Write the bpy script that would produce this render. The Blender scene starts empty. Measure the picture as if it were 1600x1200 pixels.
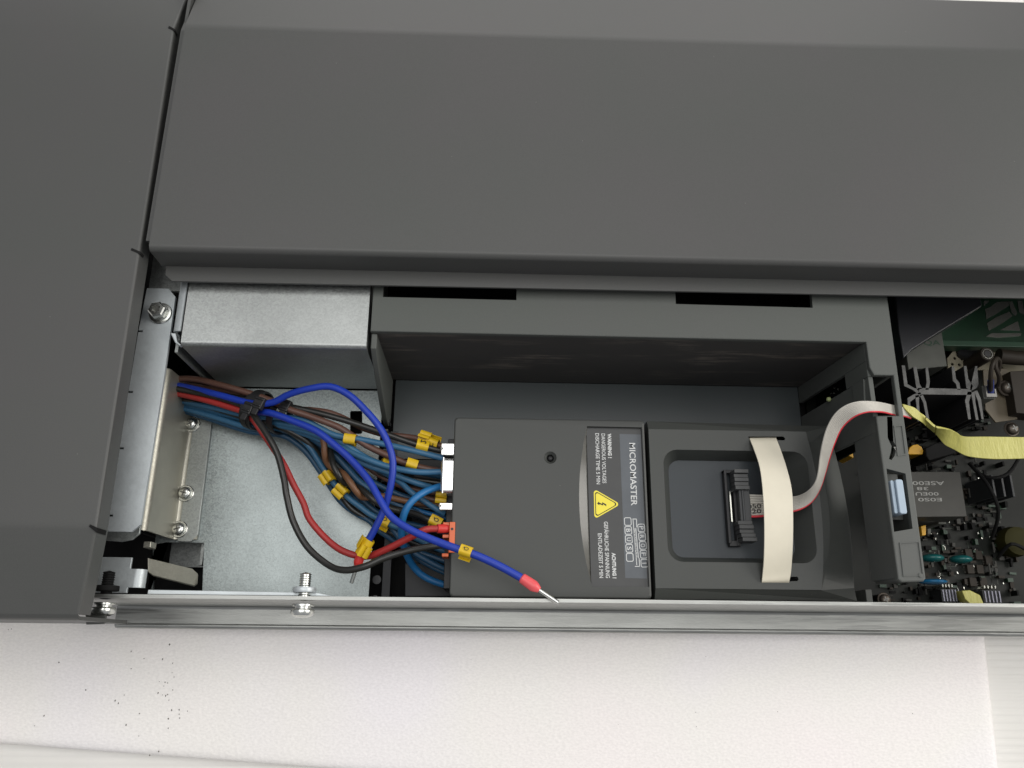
import bpy, bmesh, math, random
from mathutils import Vector, Matrix
R = math.radians
random.seed(11)
MM = 0.001                       # everything below is written in millimetres
scn = bpy.context.scene
col = scn.collection

# ------------------------------------------------------------------ camera
cam_d = bpy.data.cameras.new('camera')
cam_d.lens = 28.575; cam_d.sensor_width = 36.0
cam_d.clip_start = 0.01; cam_d.clip_end = 50
cam = bpy.data.objects.new('camera', cam_d)
col.objects.link(cam)
rx, up, bk = Vector((.999448, .008393, .032159)), Vector((-.01799, .950199, .311124)), Vector((-.027947, -.31153, .949825))
m = Matrix((rx, up, bk)).transposed().to_4x4()
m.translation = Vector((0, 0, .385))
cam.matrix_world = m
scn.camera = cam

# ------------------------------------------------------------------ room light
w = bpy.data.worlds.new("World"); scn.world = w; w.use_nodes = True
bg = w.node_tree.nodes['Background']
bg.inputs[0].default_value = (.94, .95, 1.0, 1); bg.inputs[1].default_value = .32

def area(name, loc, size, power, colr, aim=(0, 0, 0), sy=None):
    d = bpy.data.lights.new(name, 'AREA'); d.size = size; d.energy = power; d.color = colr
    if sy: d.shape = 'RECTANGLE'; d.size_y = sy
    o = bpy.data.objects.new(name, d); col.objects.link(o)
    o.location = loc
    o.rotation_euler = (Vector(aim) - Vector(loc)).to_track_quat('-Z', 'Y').to_euler()
    return o
area('ceiling_lamp', (-.05, .24, 2.1), 1.7, 21, (1, .99, .965), sy=1.5)
area('side_light', (1.95, .25, 1.25), 1.6, 34, (1, .965, .91), sy=1.3)
area('side_light', (.2, 2.4, 1.0), 2.2, 17, (1, .97, .94), sy=1.2)  # added light from the far side, brightens the cover's sloped edge
scn.view_settings.view_transform = 'Standard'
scn.view_settings.look = 'None'
scn.view_settings.gamma = 1
scn.view_settings.exposure = .11
scn.render.resolution_x, scn.render.resolution_y = 1024, 768

# ------------------------------------------------------------------ materials
class NT:
    def __init__(s, name):
        s.m = bpy.data.materials.new(name); s.m.use_nodes = True
        s.t = s.m.node_tree; s.n = s.t.nodes; s.b = s.n['Principled BSDF']
        s.tc = s.n.new('ShaderNodeTexCoord')
    def link(s, a, b): s.t.links.new(a, b)
    def mapping(s, scale):
        mp = s.n.new('ShaderNodeMapping'); s.link(s.tc.outputs['Object'], mp.inputs[0])
        mp.inputs['Scale'].default_value = scale if isinstance(scale, tuple) else (scale,)*3
        return mp.outputs[0]
    def noise(s, scale, detail=2, rough=.5):
        n = s.n.new('ShaderNodeTexNoise'); s.link(s.mapping(scale), n.inputs['Vector'])
        n.inputs['Scale'].default_value = 1; n.inputs['Detail'].default_value = detail; n.inputs['Roughness'].default_value = rough
        return n.outputs[0]
    def voro(s, scale):
        n = s.n.new('ShaderNodeTexVoronoi'); s.link(s.mapping(scale), n.inputs['Vector']); n.inputs['Scale'].default_value = 1
        return n
    def ramp(s, fac, stops):
        r = s.n.new('ShaderNodeValToRGB'); s.link(fac, r.inputs[0])
        e = r.color_ramp.elements
        while len(e) < len(stops): e.new(.5)
        for el, (p, c) in zip(e, stops): el.position = p; el.color = (*c, 1)
        return r.outputs[0]
    def mix(s, fac, a, b, mode='MIX'):
        x = s.n.new('ShaderNodeMix'); x.data_type = 'RGBA'; x.blend_type = mode
        for k, v in ((0, fac), (6, a), (7, b)):
            if hasattr(v, 'is_output'): s.link(v, x.inputs[k])
            elif k == 0: x.inputs[0].default_value = v
            else: x.inputs[k].default_value = (*v, 1)
        return x.outputs[2]
    def math(s, op, a, b):
        x = s.n.new('ShaderNodeMath'); x.operation = op
        for k, v in ((0, a), (1, b)):
            if hasattr(v, 'is_output'): s.link(v, x.inputs[k])
            else: x.inputs[k].default_value = v
        return x.outputs[0]
    def bump(s, h, strength, dist):
        b = s.n.new('ShaderNodeBump'); s.link(h, b.inputs['Height']); b.inputs['Strength'].default_value = strength
        b.inputs['Distance'].default_value = dist * MM; s.link(b.outputs[0], s.b.inputs['Normal'])
    def set(s, **k):
        names = dict(base='Base Color', rough='Roughness', metal='Metallic', spec='Specular IOR Level', coat='Coat Weight', sub='Subsurface Weight')
        for a, v in k.items():
            i = s.b.inputs[names[a]]
            if hasattr(v, 'is_output'): s.link(v, i)
            elif a == 'base': i.default_value = (*v, 1)
            else: i.default_value = v
        return s

def plain(name, c, rough=.5, metal=0., spec=.5, var=.12, bump=.0, scale=900):
    s = NT(name)
    n = s.noise(scale*.12, 4, .6)
    lo = tuple(x*(1-var) for x in c); hi = tuple(min(1, x*(1+var)) for x in c)
    s.set(base=s.ramp(n, [(.3, lo), (.7, hi)]), rough=rough, metal=metal, spec=spec)
    if bump: s.bump(s.noise(scale, 2), bump, .12)
    return s.m

def painted(name, c, rough=.5, grain=.35):
    s = NT(name)
    big = s.noise(14, 3); fine = s.noise(2600, 1)
    a = s.ramp(big, [(.3, (c[0]*.95, c[1]*1.0, c[2]*.955)), (.7, (c[0]*1.01, c[1]*1.0, c[2]*1.0))])
    dust = s.voro(260); dm = s.ramp(dust.outputs['Distance'], [(.02, (1, 1, 1)), (.05, (0, 0, 0))])
    dsel = s.n.new('ShaderNodeSeparateColor'); s.link(dust.outputs['Color'], dsel.inputs[0])
    dk = s.math('MULTIPLY', dm, s.math('GREATER_THAN', dsel.outputs[0], .93))
    b = s.ramp(fine, [(.25, (.86,)*3), (.75, (1.1,)*3)])
    base = s.mix(.5, a, b, 'MULTIPLY')
    sc = s.ramp(s.noise((900, 60, 300), 5, .75), [(.72, (0, 0, 0)), (.80, (1, 1, 1))])
    mask = s.ramp(s.noise(22, 2), [(.60, (0, 0, 0)), (.72, (1, 1, 1))])
    base = s.mix(s.math('MULTIPLY', s.math('MULTIPLY', sc, mask), .2), base, (.30, .28, .25))
    base = s.mix(s.math('MULTIPLY', dk, .45), base, (.34, .33, .30))
    s.set(base=base, rough=rough, spec=.4)
    s.bump(s.noise(1500, 3), grain, .05)
    return s.m

def galvanised(name, c=(.55, .58, .58), rough=.4, metal=.85, spangle=.35, bump=.25, streak=1):
    s = NT(name)
    v = s.voro((1700/streak, 1700, 1700)); v2 = s.noise((2600/streak, 2600, 2600), 2); big = s.noise((26, 26*min(streak, 6), 26*min(streak, 6)), 4, .6)
    sp = s.n.new('ShaderNodeSeparateColor'); s.link(v.outputs['Color'], sp.inputs[0])
    cell = s.math('ADD', s.math('MULTIPLY', sp.outputs[0], .55), s.math('MULTIPLY', v2, .5))
    a = s.ramp(cell, [(.1, tuple(x*(1-spangle) for x in c)), (.9, tuple(min(1, x*(1+spangle)) for x in c))])
    b = s.ramp(big, [(.3, (.82, .82, .82)), (.7, (1.08, 1.08, 1.08))])
    s.set(base=s.mix(1, a, b, 'MULTIPLY'), metal=metal, rough=s.math('ADD', s.math('MULTIPLY', cell, .22), rough-.1))
    s.bump(cell, bump, .06)
    return s.m

M = {}
M['paint'] = painted('grey_powder_coat', (.067, .0665, .0655), .45)
M['plastic'] = painted('grey_moulded_plastic', (.084, .088, .083), .55, .2)
M['module'] = painted('dark_grey_module_plastic', (.046, .048, .0455), .46, .25)
M['panel'] = painted('blue_grey_plastic', (.026, .032, .039), .42, .2)
M['bay'] = painted('bay_plate_plastic', (.040, .047, .050), .36, .2)
M['zinc'] = galvanised('galvanised_steel', (.36, .375, .367), .4, .85, .24, .18)
M['zinc_rail'] = galvanised('brushed_galvanised_rail', (.33, .335, .32), .38, .85, .22, .16, 22)
M['zinc_floor'] = galvanised('galvanised_floor_steel', (.32, .355, .352), .43, .8, .34, .55)
M['zinc_smooth'] = galvanised('smooth_galvanised_steel', (.53, .57, .585), .46, .55, .05, .06)
M['zinc_warm'] = galvanised('warm_lit_galvanised_steel', (.40, .39, .335), .42, .75, .08, .08)  # galvanised steel with the warm side light put into its colour
M['zinc_dull'] = galvanised('dull_galvanised_steel', (.34, .36, .35), .45, .8, .2, .15)
M['chrome'] = plain('bright_zinc_screw', (.62, .63, .60), .26, 1., var=.06)
M['tin'] = plain('tinned_connector_shell', (.86, .86, .84), .22, .95, var=.04)
M['recess'] = plain('screw_recess', (.16, .16, .15), .4, .8)
M['black'] = plain('black_plastic', (.012, .012, .013), .5)
M['void'] = plain('shade_black', (.008, .008, .008), .8, spec=.2)  # black stands in for deep shade in the chassis; also black screw parts
M['tray'] = plain('dark_tray_plastic', (.026, .028, .031), .55, bump=.2)
M['conn'] = plain('black_grey_connector', (.030, .032, .034), .45)
M['connlever'] = plain('grey_lever_plastic', (.055, .056, .056), .5)
M['facet'] = plain('facet_painted_sheen', (.10, .098, .088), .33, spec=.7)  # base lightened above the housing tone to hold the facet's sheen
def wire_mat(name, c, rough=.46): return plain(name, c, rough, spec=.5, var=.10, scale=400)
M['w_blue'] = wire_mat('bright_blue_insulation', (.007, .034, .33))
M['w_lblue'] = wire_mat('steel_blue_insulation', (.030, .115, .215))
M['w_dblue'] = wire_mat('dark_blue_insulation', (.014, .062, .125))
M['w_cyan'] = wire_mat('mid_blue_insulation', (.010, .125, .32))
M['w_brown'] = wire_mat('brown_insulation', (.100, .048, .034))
M['w_tan'] = wire_mat('light_brown_insulation', (.150, .070, .032))
M['w_black'] = wire_mat('black_insulation', (.016, .016, .014), .35)
M['w_red'] = wire_mat('red_insulation', (.34, .024, .022))
M['marker'] = plain('yellow_marker_plastic', (.64, .42, .008), .45, var=.08)
M['ferrule_red'] = plain('red_ferrule_sleeve', (.55, .03, .025), .4)
M['ferrule_pink'] = plain('pink_ferrule_sleeve', (.78, .10, .11), .4)
M['ink'] = plain('black_ink', (.010, .009, .008), .6)
M['print'] = plain('white_print', (.60, .61, .60), .6, var=.05)
M['print_dim'] = plain('grey_print', (.24, .24, .225), .6, var=.05)
M['label'] = plain('black_label_film', (.030, .031, .031), .42, bump=.1)
M['label_blue'] = plain('slate_label_film', (.070, .080, .092), .42)
M['warn'] = plain('yellow_warning_print', (.80, .68, .05), .5, var=.05)
M['orange'] = plain('orange_terminal_plastic', (.62, .115, .028), .4)
M['cream'] = plain('cream_strap', (.68, .635, .515), .55, var=.05, bump=.15, scale=500)
M['ribbon'] = plain('grey_ribbon_insulation', (.45, .43, .385), .5, var=.1)
M['ribbon_web_shade'] = plain('ribbon_web_shade', (.22, .205, .175), .6)  # darker than the conductors, groove shade put into its colour
M['ribbon_red'] = plain('red_ribbon_insulation', (.56, .030, .045), .45)
M['clip'] = plain('pale_blue_clip', (.34, .42, .50), .5, var=.06)
M['pcb'] = plain('green_circuit_board', (.008, .032, .015), .4, var=.3, scale=600)
M['pcb_dark'] = plain('dark_circuit_board', (.0045, .006, .004), .5, spec=.25, var=.4, scale=600)
M['pcb_black'] = plain('dull_black_component', (.007, .007, .007), .7, spec=.15)
M['alu'] = plain('extruded_aluminium', (.095, .095, .092), .6, .4, var=.3, scale=2500)
M['relay'] = plain('grey_relay_case', (.046, .045, .040), .6, spec=.3)
M['screw_dull'] = plain('browned_screw', (.075, .062, .05), .4, .6)
M['paper'] = plain('grey_paper_label', (.078, .081, .07), .7)
M['anodised'] = plain('black_anodised_aluminium', (.010, .010, .011), .55)
M['beige'] = plain('beige_plate', (.24, .215, .15), .55)
M['brownplate'] = plain('brown_plate', (.022, .017, .012), .6, spec=.25)
M['solder'] = plain('solder', (.62, .62, .56), .25, .9)
M['capyellow'] = plain('yellow_capacitor', (.55, .30, .02), .35)
M['teal'] = plain('teal_capacitor', (.008, .085, .085), .25)
M['capblue'] = plain('blue_capacitor', (.01, .12, .26), .25)
M['dirt'] = plain('dark_grit', (.11, .10, .09), .9)

def tape_mat():
    s = NT('yellow_tape')
    n = s.noise((260, 30, 120), 4, .6)
    s.set(base=s.ramp(n, [(.3, (.40, .375, .085)), (.7, (.47, .445, .12))]), rough=.42)
    s.bump(s.noise((520, 110, 300), 4, .65), .9, .5)
    return s.m
M['tape'] = tape_mat()
def foam_mat():
    s = NT('white_foam')
    a = s.noise(9, 2)
    base = s.ramp(a, [(.34, (.875, .825, .815)), (.5, (.855, .83, .80)), (.66, (.85, .82, .835))])
    cells = s.voro((520, 900, 700)); n = s.noise(900, 3)
    spk = s.ramp(s.noise((700, 1200, 900), 2), [(.35, (.92,)*3), (.65, (1.05,)*3)])
    s.set(base=s.mix(.6, base, spk, 'MULTIPLY'), rough=.55, spec=.35)
    s.bump(s.math('ADD', cells.outputs['Distance'], n), .5, .2)
    return s.m
M['foam'] = foam_mat()
def board_mat():
    s = NT('white_corrugated_plastic')
    s.set(base=s.ramp(s.noise(30, 3), [(.3, (.70, .685, .65)), (.7, (.74, .725, .695))]), rough=.4)
    return s.m
M['board'] = board_mat()
def scuffed():
    s = NT('scuffed_dark_plastic')
    c = (.056, .053, .050)
    mk = s.ramp(s.noise((45, 70, 420), 6, .75), [(.47, (0, 0, 0)), (.60, (1, 1, 1))])
    zone = s.ramp(s.noise((17, 10, 60), 2), [(.50, (0, 0, 0)), (.62, (1, 1, 1))])
    b = s.mix(s.math('MULTIPLY', s.math('MULTIPLY', mk, zone), .6), c, (.22, .19, .16))
    s.set(base=b, rough=.55); s.bump(s.noise(1500, 3), .25, .05)
    return s.m
M['scuffed'] = scuffed()

# ------------------------------------------------------------------ mesh helpers
class MB:
    """collects shapes (mm) for one mesh object"""
    def __init__(s): s.v = []; s.f = []; s.fm = []; s.mi = 0
    def add(s, vs, fs):
        o = len(s.v); s.v += [tuple(p) for p in vs]; s.f += [tuple(i+o for i in f) for f in fs]; s.fm += [s.mi]*len(fs); return s
    def box(s, x0, x1, y0, y1, z0, z1):
        vs = [(x, y, z) for z in (z0, z1) for y in (y0, y1) for x in (x0, x1)]
        return s.add(vs, [(0, 2, 3, 1), (4, 5, 7, 6), (0, 1, 5, 4), (2, 6, 7, 3), (0, 4, 6, 2), (1, 3, 7, 5)])
    def obox(s, mat, sx, sy, sz):
        b = MB().box(-sx/2, sx/2, -sy/2, sy/2, -sz/2, sz/2)
        return s.add([mat @ Vector(p) for p in b.v], b.f)
    def loft(s, rings, closed=True, cap0=True, cap1=True):
        n = len(rings[0]); vs = [p for r in rings for p in r]; fs = []
        for i in range(len(rings)-1):
            for j in range(n if closed else n-1):
                k = (j+1) % n
                fs.append((i*n+j, i*n+k, (i+1)*n+k, (i+1)*n+j))
        if closed and cap0: fs.append(tuple(range(n-1, -1, -1)))
        if closed and cap1: fs.append(tuple(range((len(rings)-1)*n, len(rings)*n)))
        return s.add(vs, fs)
    def prism(s, poly, z0, z1):
        if area2(poly) < 0: poly = poly[::-1]
        return s.loft([[(x, y, z0) for x, y in poly], [(x, y, z1) for x, y in poly]])
    def extr_x(s, poly, x0, x1):            # poly of (y, z)
        return s.loft([[(x0, y, z) for y, z in poly], [(x1, y, z) for y, z in poly]])
    def extr_y(s, poly, y0, y1):            # poly of (x, z)
        return s.loft([[(x, y0, z) for x, z in poly], [(x, y1, z) for x, z in poly]])
    def plate(s, outer, holes, z0, z1, bottom=True, inner=True, ch=0):
        if ch > 0:                            # rounded upper rim made of two narrow facets
            if area2(outer) < 0: outer = outer[::-1]
            o1, o2 = inset(outer, ch*.3), inset(outer, ch)
            s.loft([[(x, y, z1-ch) for x, y in outer], [(x, y, z1-ch*.3) for x, y in o1], [(x, y, z1) for x, y in o2]], cap0=False, cap1=False)
            s.loft([[(x, y, z0) for x, y in outer], [(x, y, z1-ch) for x, y in outer]], cap0=False, cap1=False)
            return s.plate(o2, holes, z0, z1, bottom=bottom, inner=inner, ch=-1)
        rim = ch == 0
        b = bmesh.new(); loops = []
        for lp in [outer]+holes:
            vs = [b.verts.new((x, y, 0)) for x, y in lp]; loops.append(lp)
            for i in range(len(vs)): b.edges.new((vs[i], vs[(i+1) % len(vs)]))
        bmesh.ops.triangle_fill(b, use_beauty=True, use_dissolve=False, edges=b.edges[:])
        b.verts.index_update()
        pts = [(v.co.x, v.co.y) for v in b.verts]; tris = []
        for f in b.faces:
            t = [v.index for v in f.verts]
            if area2([pts[i] for i in t]) < 0: t = t[::-1]
            tris.append(t)
        b.free()
        n = len(pts)
        vs = [(x, y, z1) for x, y in pts]+([(x, y, z0) for x, y in pts])
        fs = [tuple(t) for t in tris]
        if bottom: fs += [tuple(i+n for i in t[::-1]) for t in tris]
        o = 0
        for li, lp in enumerate(loops):
            k = len(lp); sg = area2(lp) > 0
            if li: sg = not sg
            if (li == 0 and rim) or (li and inner):
                for i in range(k):
                    a, c = o+i, o+(i+1) % k
                    fs.append((a, a+n, c+n, c) if sg else (c, c+n, a+n, a))
            o += k
        return s.add(vs, fs)
    def tube(s, path, r, n=10, sub=5):
        P = smooth(path, sub); N = len(P)
        rad = r if isinstance(r, list) else [r]*N
        t = [(P[min(i+1, N-1)]-P[max(i-1, 0)]).normalized() for i in range(N)]
        u = t[0].orthogonal().normalized(); rings = []
        for i in range(N):
            u = (u-t[i]*u.dot(t[i])).normalized(); v = t[i].cross(u)
            rings.append([tuple(P[i]+(u*math.cos(a)+v*math.sin(a))*rad[min(i, len(rad)-1)]) for a in [2*math.pi*k/n for k in range(n)]])
        return s.loft(rings)
    def lathe(s, prof, mat=None, n=20):      # prof of (r, z) bottom to top
        mat = mat or Matrix()
        rings = [[tuple(mat @ Vector((r*math.cos(a), r*math.sin(a), z))) for a in [2*math.pi*k/n for k in range(n)]] for r, z in prof]
        return s.loft(rings)
    def ellipsoid(s, c, rx_, ry_, rz_, n=14, k=8):
        prof = [(max(.02, math.sin(math.pi*i/k)), -math.cos(math.pi*i/k)) for i in range(k+1)]
        return s.lathe(prof, Matrix.Translation(c) @ Matrix.Diagonal((rx_, ry_, rz_, 1)), n)
    def band(s, left, right, th, sub=5, steps=None):
        A = smooth(left, sub); B = smooth(right, sub)
        n = min(len(A), len(B)); rings = []
        for i in range(n):
            t = (A[min(i+1, n-1)]-A[max(i-1, 0)]).normalized(); nn = (B[i]-A[i]).cross(t).normalized()
            if nn.z < 0: nn = -nn
            h = nn*th/2
            rings.append([tuple(A[i]-h), tuple(B[i]-h), tuple(B[i]+h), tuple(A[i]+h)])
        return s.loft(rings)
    def mesh(s, name, mats, off=(0, 0, 0), smooth_deg=35):
        me = bpy.data.meshes.new(name)
        o = Vector(off)
        me.from_pydata([(Vector(p)-o)*MM for p in s.v], [], s.f)
        for m_ in (mats if isinstance(mats, list) else [mats]): me.materials.append(m_)
        if isinstance(mats, list): me.polygons.foreach_set('material_index', s.fm)
        b = bmesh.new(); b.from_mesh(me)
        bmesh.ops.recalc_face_normals(b, faces=b.faces[:])
        b.to_mesh(me); b.free()
        if smooth_deg:
            me.shade_smooth(); me.set_sharp_from_angle(angle=R(smooth_deg))
        me.update()
        return me
def inset(p, d):
    if area2(p) < 0: return inset(p[::-1], d)[::-1]
    n = len(p); out = []
    for i in range(n):
        a, b, c = Vector(p[i-1]), Vector(p[i]), Vector(p[(i+1) % n])
        e, f = (b-a).normalized(), (c-b).normalized()
        n1, n2 = Vector((-e.y, e.x)), Vector((-f.y, f.x))
        v = (n1+n2)/max(.4, 1+n1.dot(n2))
        out.append((b.x+v.x*d, b.y+v.y*d))
    return out
def area2(p): return sum(p[i][0]*p[(i+1) % len(p)][1]-p[(i+1) % len(p)][0]*p[i][1] for i in range(len(p)))
def smooth(path, sub=5):
    p = [Vector(q) for q in path]
    if sub <= 1 or len(p) < 3: return p
    out = []
    for i in range(len(p)-1):
        a, b, c, d = p[max(i-1, 0)], p[i], p[i+1], p[min(i+2, len(p)-1)]
        for k in range(sub):
            t = k/sub
            out.append(.5*((2*b)+(c-a)*t+(2*a-5*b+4*c-d)*t*t+(3*b-a-3*c+d)*t**3))
    out.append(p[-1])
    return out
def rrect(x0, x1, y0, y1, r, n=6):
    out = []
    for cx, cy, a0 in ((x1-r, y1-r, 0), (x0+r, y1-r, 90), (x0+r, y0+r, 180), (x1-r, y0+r, 270)):
        for k in range(n+1):
            a = R(a0+90*k/n); out.append((cx+r*math.cos(a), cy+r*math.sin(a)))
    return out
def circle(cx, cy, r, n=20): return [(cx+r*math.cos(2*math.pi*k/n), cy+r*math.sin(2*math.pi*k/n)) for k in range(n)]
def rot_to(d, roll_ref=(0, 0, 1)):
    """matrix whose Z axis runs along d"""
    z = Vector(d).normalized(); ref = Vector(roll_ref)
    x = (ref-z*ref.dot(z))
    x = x.normalized() if x.length > 1e-4 else z.orthogonal().normalized()
    y = z.cross(x)
    return Matrix((x, y, z)).transposed().to_4x4()

# ------------------------------------------------------------------ object helpers
base = {}
def thing(name, label, cat, loc=(0, 0, 0), group=None):
    o = bpy.data.objects.new(name, None); col.objects.link(o)
    o.empty_display_size = .01; o.location = Vector(loc)*MM
    o['label'] = label; o['category'] = cat
    if group: o['group'] = group
    base[o.name] = Vector(loc)
    return o
def part(name, mb, mat, parent, bevel=0, seg=2, label=None, smooth_deg=35, stuff=False):
    off = base[parent.name]
    me = mb.mesh(name, mat, off, smooth_deg)
    o = bpy.data.objects.new(name, me); col.objects.link(o); o.parent = parent
    base[o.name] = off
    if label: o['label'] = label
    if stuff: o['kind'] = 'stuff'
    if bevel: add_bevel(o, bevel, seg)
    elif smooth_deg:
        md = o.modifiers.new('face_weighted_shading', 'WEIGHTED_NORMAL'); md.keep_sharp = True; md.weight = 90
    return o
def add_bevel(o, wd, seg=2, ang=40):
    md = o.modifiers.new('edge_rounding', 'BEVEL'); md.width = wd*MM; md.segments = seg
    md.limit_method = 'ANGLE'; md.angle_limit = R(ang); md.harden_normals = True
def solo(name, mb, mat, label, cat, loc=(0, 0, 0), bevel=0, group=None, kind=None):
    me = mb.mesh(name, mat, loc)
    o = bpy.data.objects.new(name, me); col.objects.link(o); o.location = Vector(loc)*MM
    base[o.name] = Vector(loc)
    if label: o['label'] = label
    if cat: o['category'] = cat
    if kind: o['kind'] = kind
    if group: o['group'] = group
    if bevel: add_bevel(o, bevel)
    return o
def inst(name, me, parent, mat):
    """a part that shares mesh data, placed by matrix (mm) relative to the world"""
    o = bpy.data.objects.new(name, me); col.objects.link(o); o.parent = parent
    mw = mat.copy(); mw.translation = (mat.translation-base[parent.name])*MM
    o.matrix_local = mw
    base[o.name] = base[parent.name]
    return o
def sub_inst(name, me, parent):
    o = bpy.data.objects.new(name, me); col.objects.link(o); o.parent = parent
    return o
_txt = {}
def text_pts(s, wt=.010):
    if len(s) == 1: wt = .008
    if s not in _txt:
        c = bpy.data.curves.new('lettering', 'FONT'); c.body = s; c.resolution_u = 3; c.offset = wt if '!' not in s else wt*3
        o = bpy.data.objects.new('lettering', c); col.objects.link(o)
        me = bpy.data.meshes.new_from_object(o.evaluated_get(bpy.context.evaluated_depsgraph_get()))
        vs = [(v.co.x, v.co.y) for v in me.vertices]; fs = [tuple(p.vertices) for p in me.polygons]
        bpy.data.objects.remove(o); bpy.data.curves.remove(c); bpy.data.meshes.remove(me)
        x0 = min(v[0] for v in vs); x1 = max(v[0] for v in vs); y0 = min(v[1] for v in vs); y1 = max(v[1] for v in vs)
        _txt[s] = ([((x-x0)/(x1-x0), (y-y0)/(y1-y0)) for x, y in vs], fs)
    return _txt[s]
def text_on(mb, s, p0, p1, h, z):
    """letters running from p0 to p1 (baseline ends, mm) with height h, flat on z"""
    vs, fs = text_pts(s)
    a = Vector((p0[0], p0[1])); d = Vector((p1[0], p1[1]))-a; L = d.length; d.normalize(); q = Vector((-d.y, d.x))
    mb.add([(*(a+d*(x*L)+q*(y*h)), z) for x, y in vs], fs)
    return mb

# ================================================================== the surface
tb = MB().box(-900, 900, -700, 1100, -16, -9.2)
for k in range(-60, 150):                                  # the flutes of the twin-wall sheet
    y = k*3.2
    tb.extr_x([(y-1.45, -9.3), (y-.7, -9.08), (y+.7, -9.08), (y+1.45, -9.3)], -420, 560)
solo('tabletop', tb, M['board'], 'white corrugated plastic sheet under everything', None, (0, 0, -16), kind='structure')

# foam sheet, turned a few degrees, with softly rounded edges
ang = R(-3.75); c_, s_ = math.cos(ang), math.sin(ang)
def fr(x, y): return (230+x*c_-y*s_, -20+x*s_+y*c_)
fm = MB(); rings = []
for ins, z in ((0, -9), (0, -4), (.5, -2.2), (1.6, -.8), (3.5, -.15), (7, 0)):
    x0, x1, y0, y1 = -640+ins, -ins, -48.6+ins, 560-ins
    ring = []
    for ax, ay, bx, by in ((x0, y0, x1, y0), (x1, y0, x1, y1), (x1, y1, x0, y1), (x0, y1, x0, y0)):
        for k in range(24):
            t = k/24
            ring.append((*fr(ax+(bx-ax)*t, ay+(by-ay)*t), z))
    rings.append(ring)
fm.loft(rings)
foam = solo('foam_sheet', fm, M['foam'], 'thin white foam sheet lying under the grey metal unit', 'foam sheet', (230, -20, -9))

gr = MB()
rnd = random.Random(4)
spots = [(-210.71, 7.17), (-140.27, 1.26), (-156.69, -1.86), (-155.59, -9.09), (-150.65, -4.77), (-142.49, -4.97), (-137.79, -6.54), (-137.52, -10.55), (-136.43, -12.4), (-138.89, -14.8), (-140.03, -14.54), (-142.57, -14.3), (-142.45, -19.03), (-140.41, -19.81), (-138.99, -20.06), (-137.35, -21.88), (-136.27, -17.68), (-160.46, -22.29), (-158.92, -23.32), (-156.98, -19.92), (-173.85, -17.94), (-189.82, -28.42), (-193.13, -32.54), (-132.41, -25.74), (-132.16, -27.56), (-131.68, -29.1), (-128.75, -26.24), (-136.59, -29.39), (-136.05, -33.23), (-138.86, -42.38), (-142.43, -43.91), (-148.16, -36.36), (-149.23, -27.4), (-154.27, -32.06), (-5.94, -4.14), (59.44, -30.56), (100.22, -1.91), (94.09, -25.37), (130.82, -24.88), (191.71, -25.29), (94.02, -31.14), (-151.76, 8.53), (-212.06, 6.89), (-187.45, -6.67), (-135.67, -26.02), (-138.23, -19.53), (-140.37, -16.13)]
for x, y in spots:
    r = rnd.uniform(.15, .33) if x < -60 else rnd.uniform(.10, .17)
    pts = [(x+r*rnd.uniform(.6, 1.2)*math.cos(a), y+r*rnd.uniform(.8, 1.9)*math.sin(a)) for a in [k*2*math.pi/7 for k in range(7)]]
    gr.loft([[(px, py, .0) for px, py in pts], [(x+(px-x)*.6, y+(py-y)*.6, .22) for px, py in pts]])
solo('grit', gr, M['dirt'], None, None, (-145, -20, 0), kind='stuff')

# ================================================================== sheet-metal unit
# chassis underneath, blocks light from the foam, coloured black in place of shade
ch = thing('chassis', 'sheet metal chassis deep inside the open compartment, coloured black for shade', 'chassis', (0, 100, 2))
part('pan', MB().box(-230, 430, 19.6, 285, .8, 4), M['void'], ch)
part('front_sill', MB().box(-150, 430, 17.6, 19.4, .8, 14), M['void'], ch)
part('back_wall', MB().box(-150, 428, 283, 285, 4.1, 82), M['void'], ch)
part('end_wall', MB().box(428.2, 430, 19.6, 285, 4.1, 80), M['zinc_dull'], ch)
part('partition', MB().box(-147, -145.4, 46, 145, 4.1, 58), M['void'], ch)

# big cover: top sheet, sloped far edge, front lip with turned-out flange
def sheet_profile(pts, t):
    """offset a polyline of (y, z) inward to give sheet of thickness t"""
    n = len(pts); nor = []
    for i in range(n-1):
        d = Vector((pts[i+1][0]-pts[i][0], pts[i+1][1]-pts[i][1])).normalized(); nor.append(Vector((d.y, -d.x)))
    off = []
    for i in range(n):
        a = nor[max(i-1, 0)]; b = nor[min(i, n-2)]
        v = (a+b)/max(.35, (1+a.dot(b)))
        off.append((pts[i][0]+v.x*t, pts[i][1]+v.y*t))
    return list(pts)+off[::-1]
def arc2(cx, cz, r, a0, a1, n=5): return [(cx+r*math.cos(R(a0+(a1-a0)*k/n)), cz+r*math.sin(R(a0+(a1-a0)*k/n))) for k in range(n+1)]
prof = [(147.4, 84.25)]+arc2(148.5, 95.9, 1.1, 180, 90, 5)+[(251, 97)]+arc2(251, 87, 10, 88, 72, 3)+[(289.3, 85.4), (290.6, 84.4), (290.8, 60)]
cp = thing('cover_panel', 'large dark grey sheet metal cover running to the right frame edge', 'metal cover', (60, 200, 97), 'grey metal covers')
cv = MB()
sec = sheet_profile(prof, -1.4)
cv.extr_x(sec, -132.6, 432)
part('top_sheet', cv, M['paint'], cp, smooth_deg=25)
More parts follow.
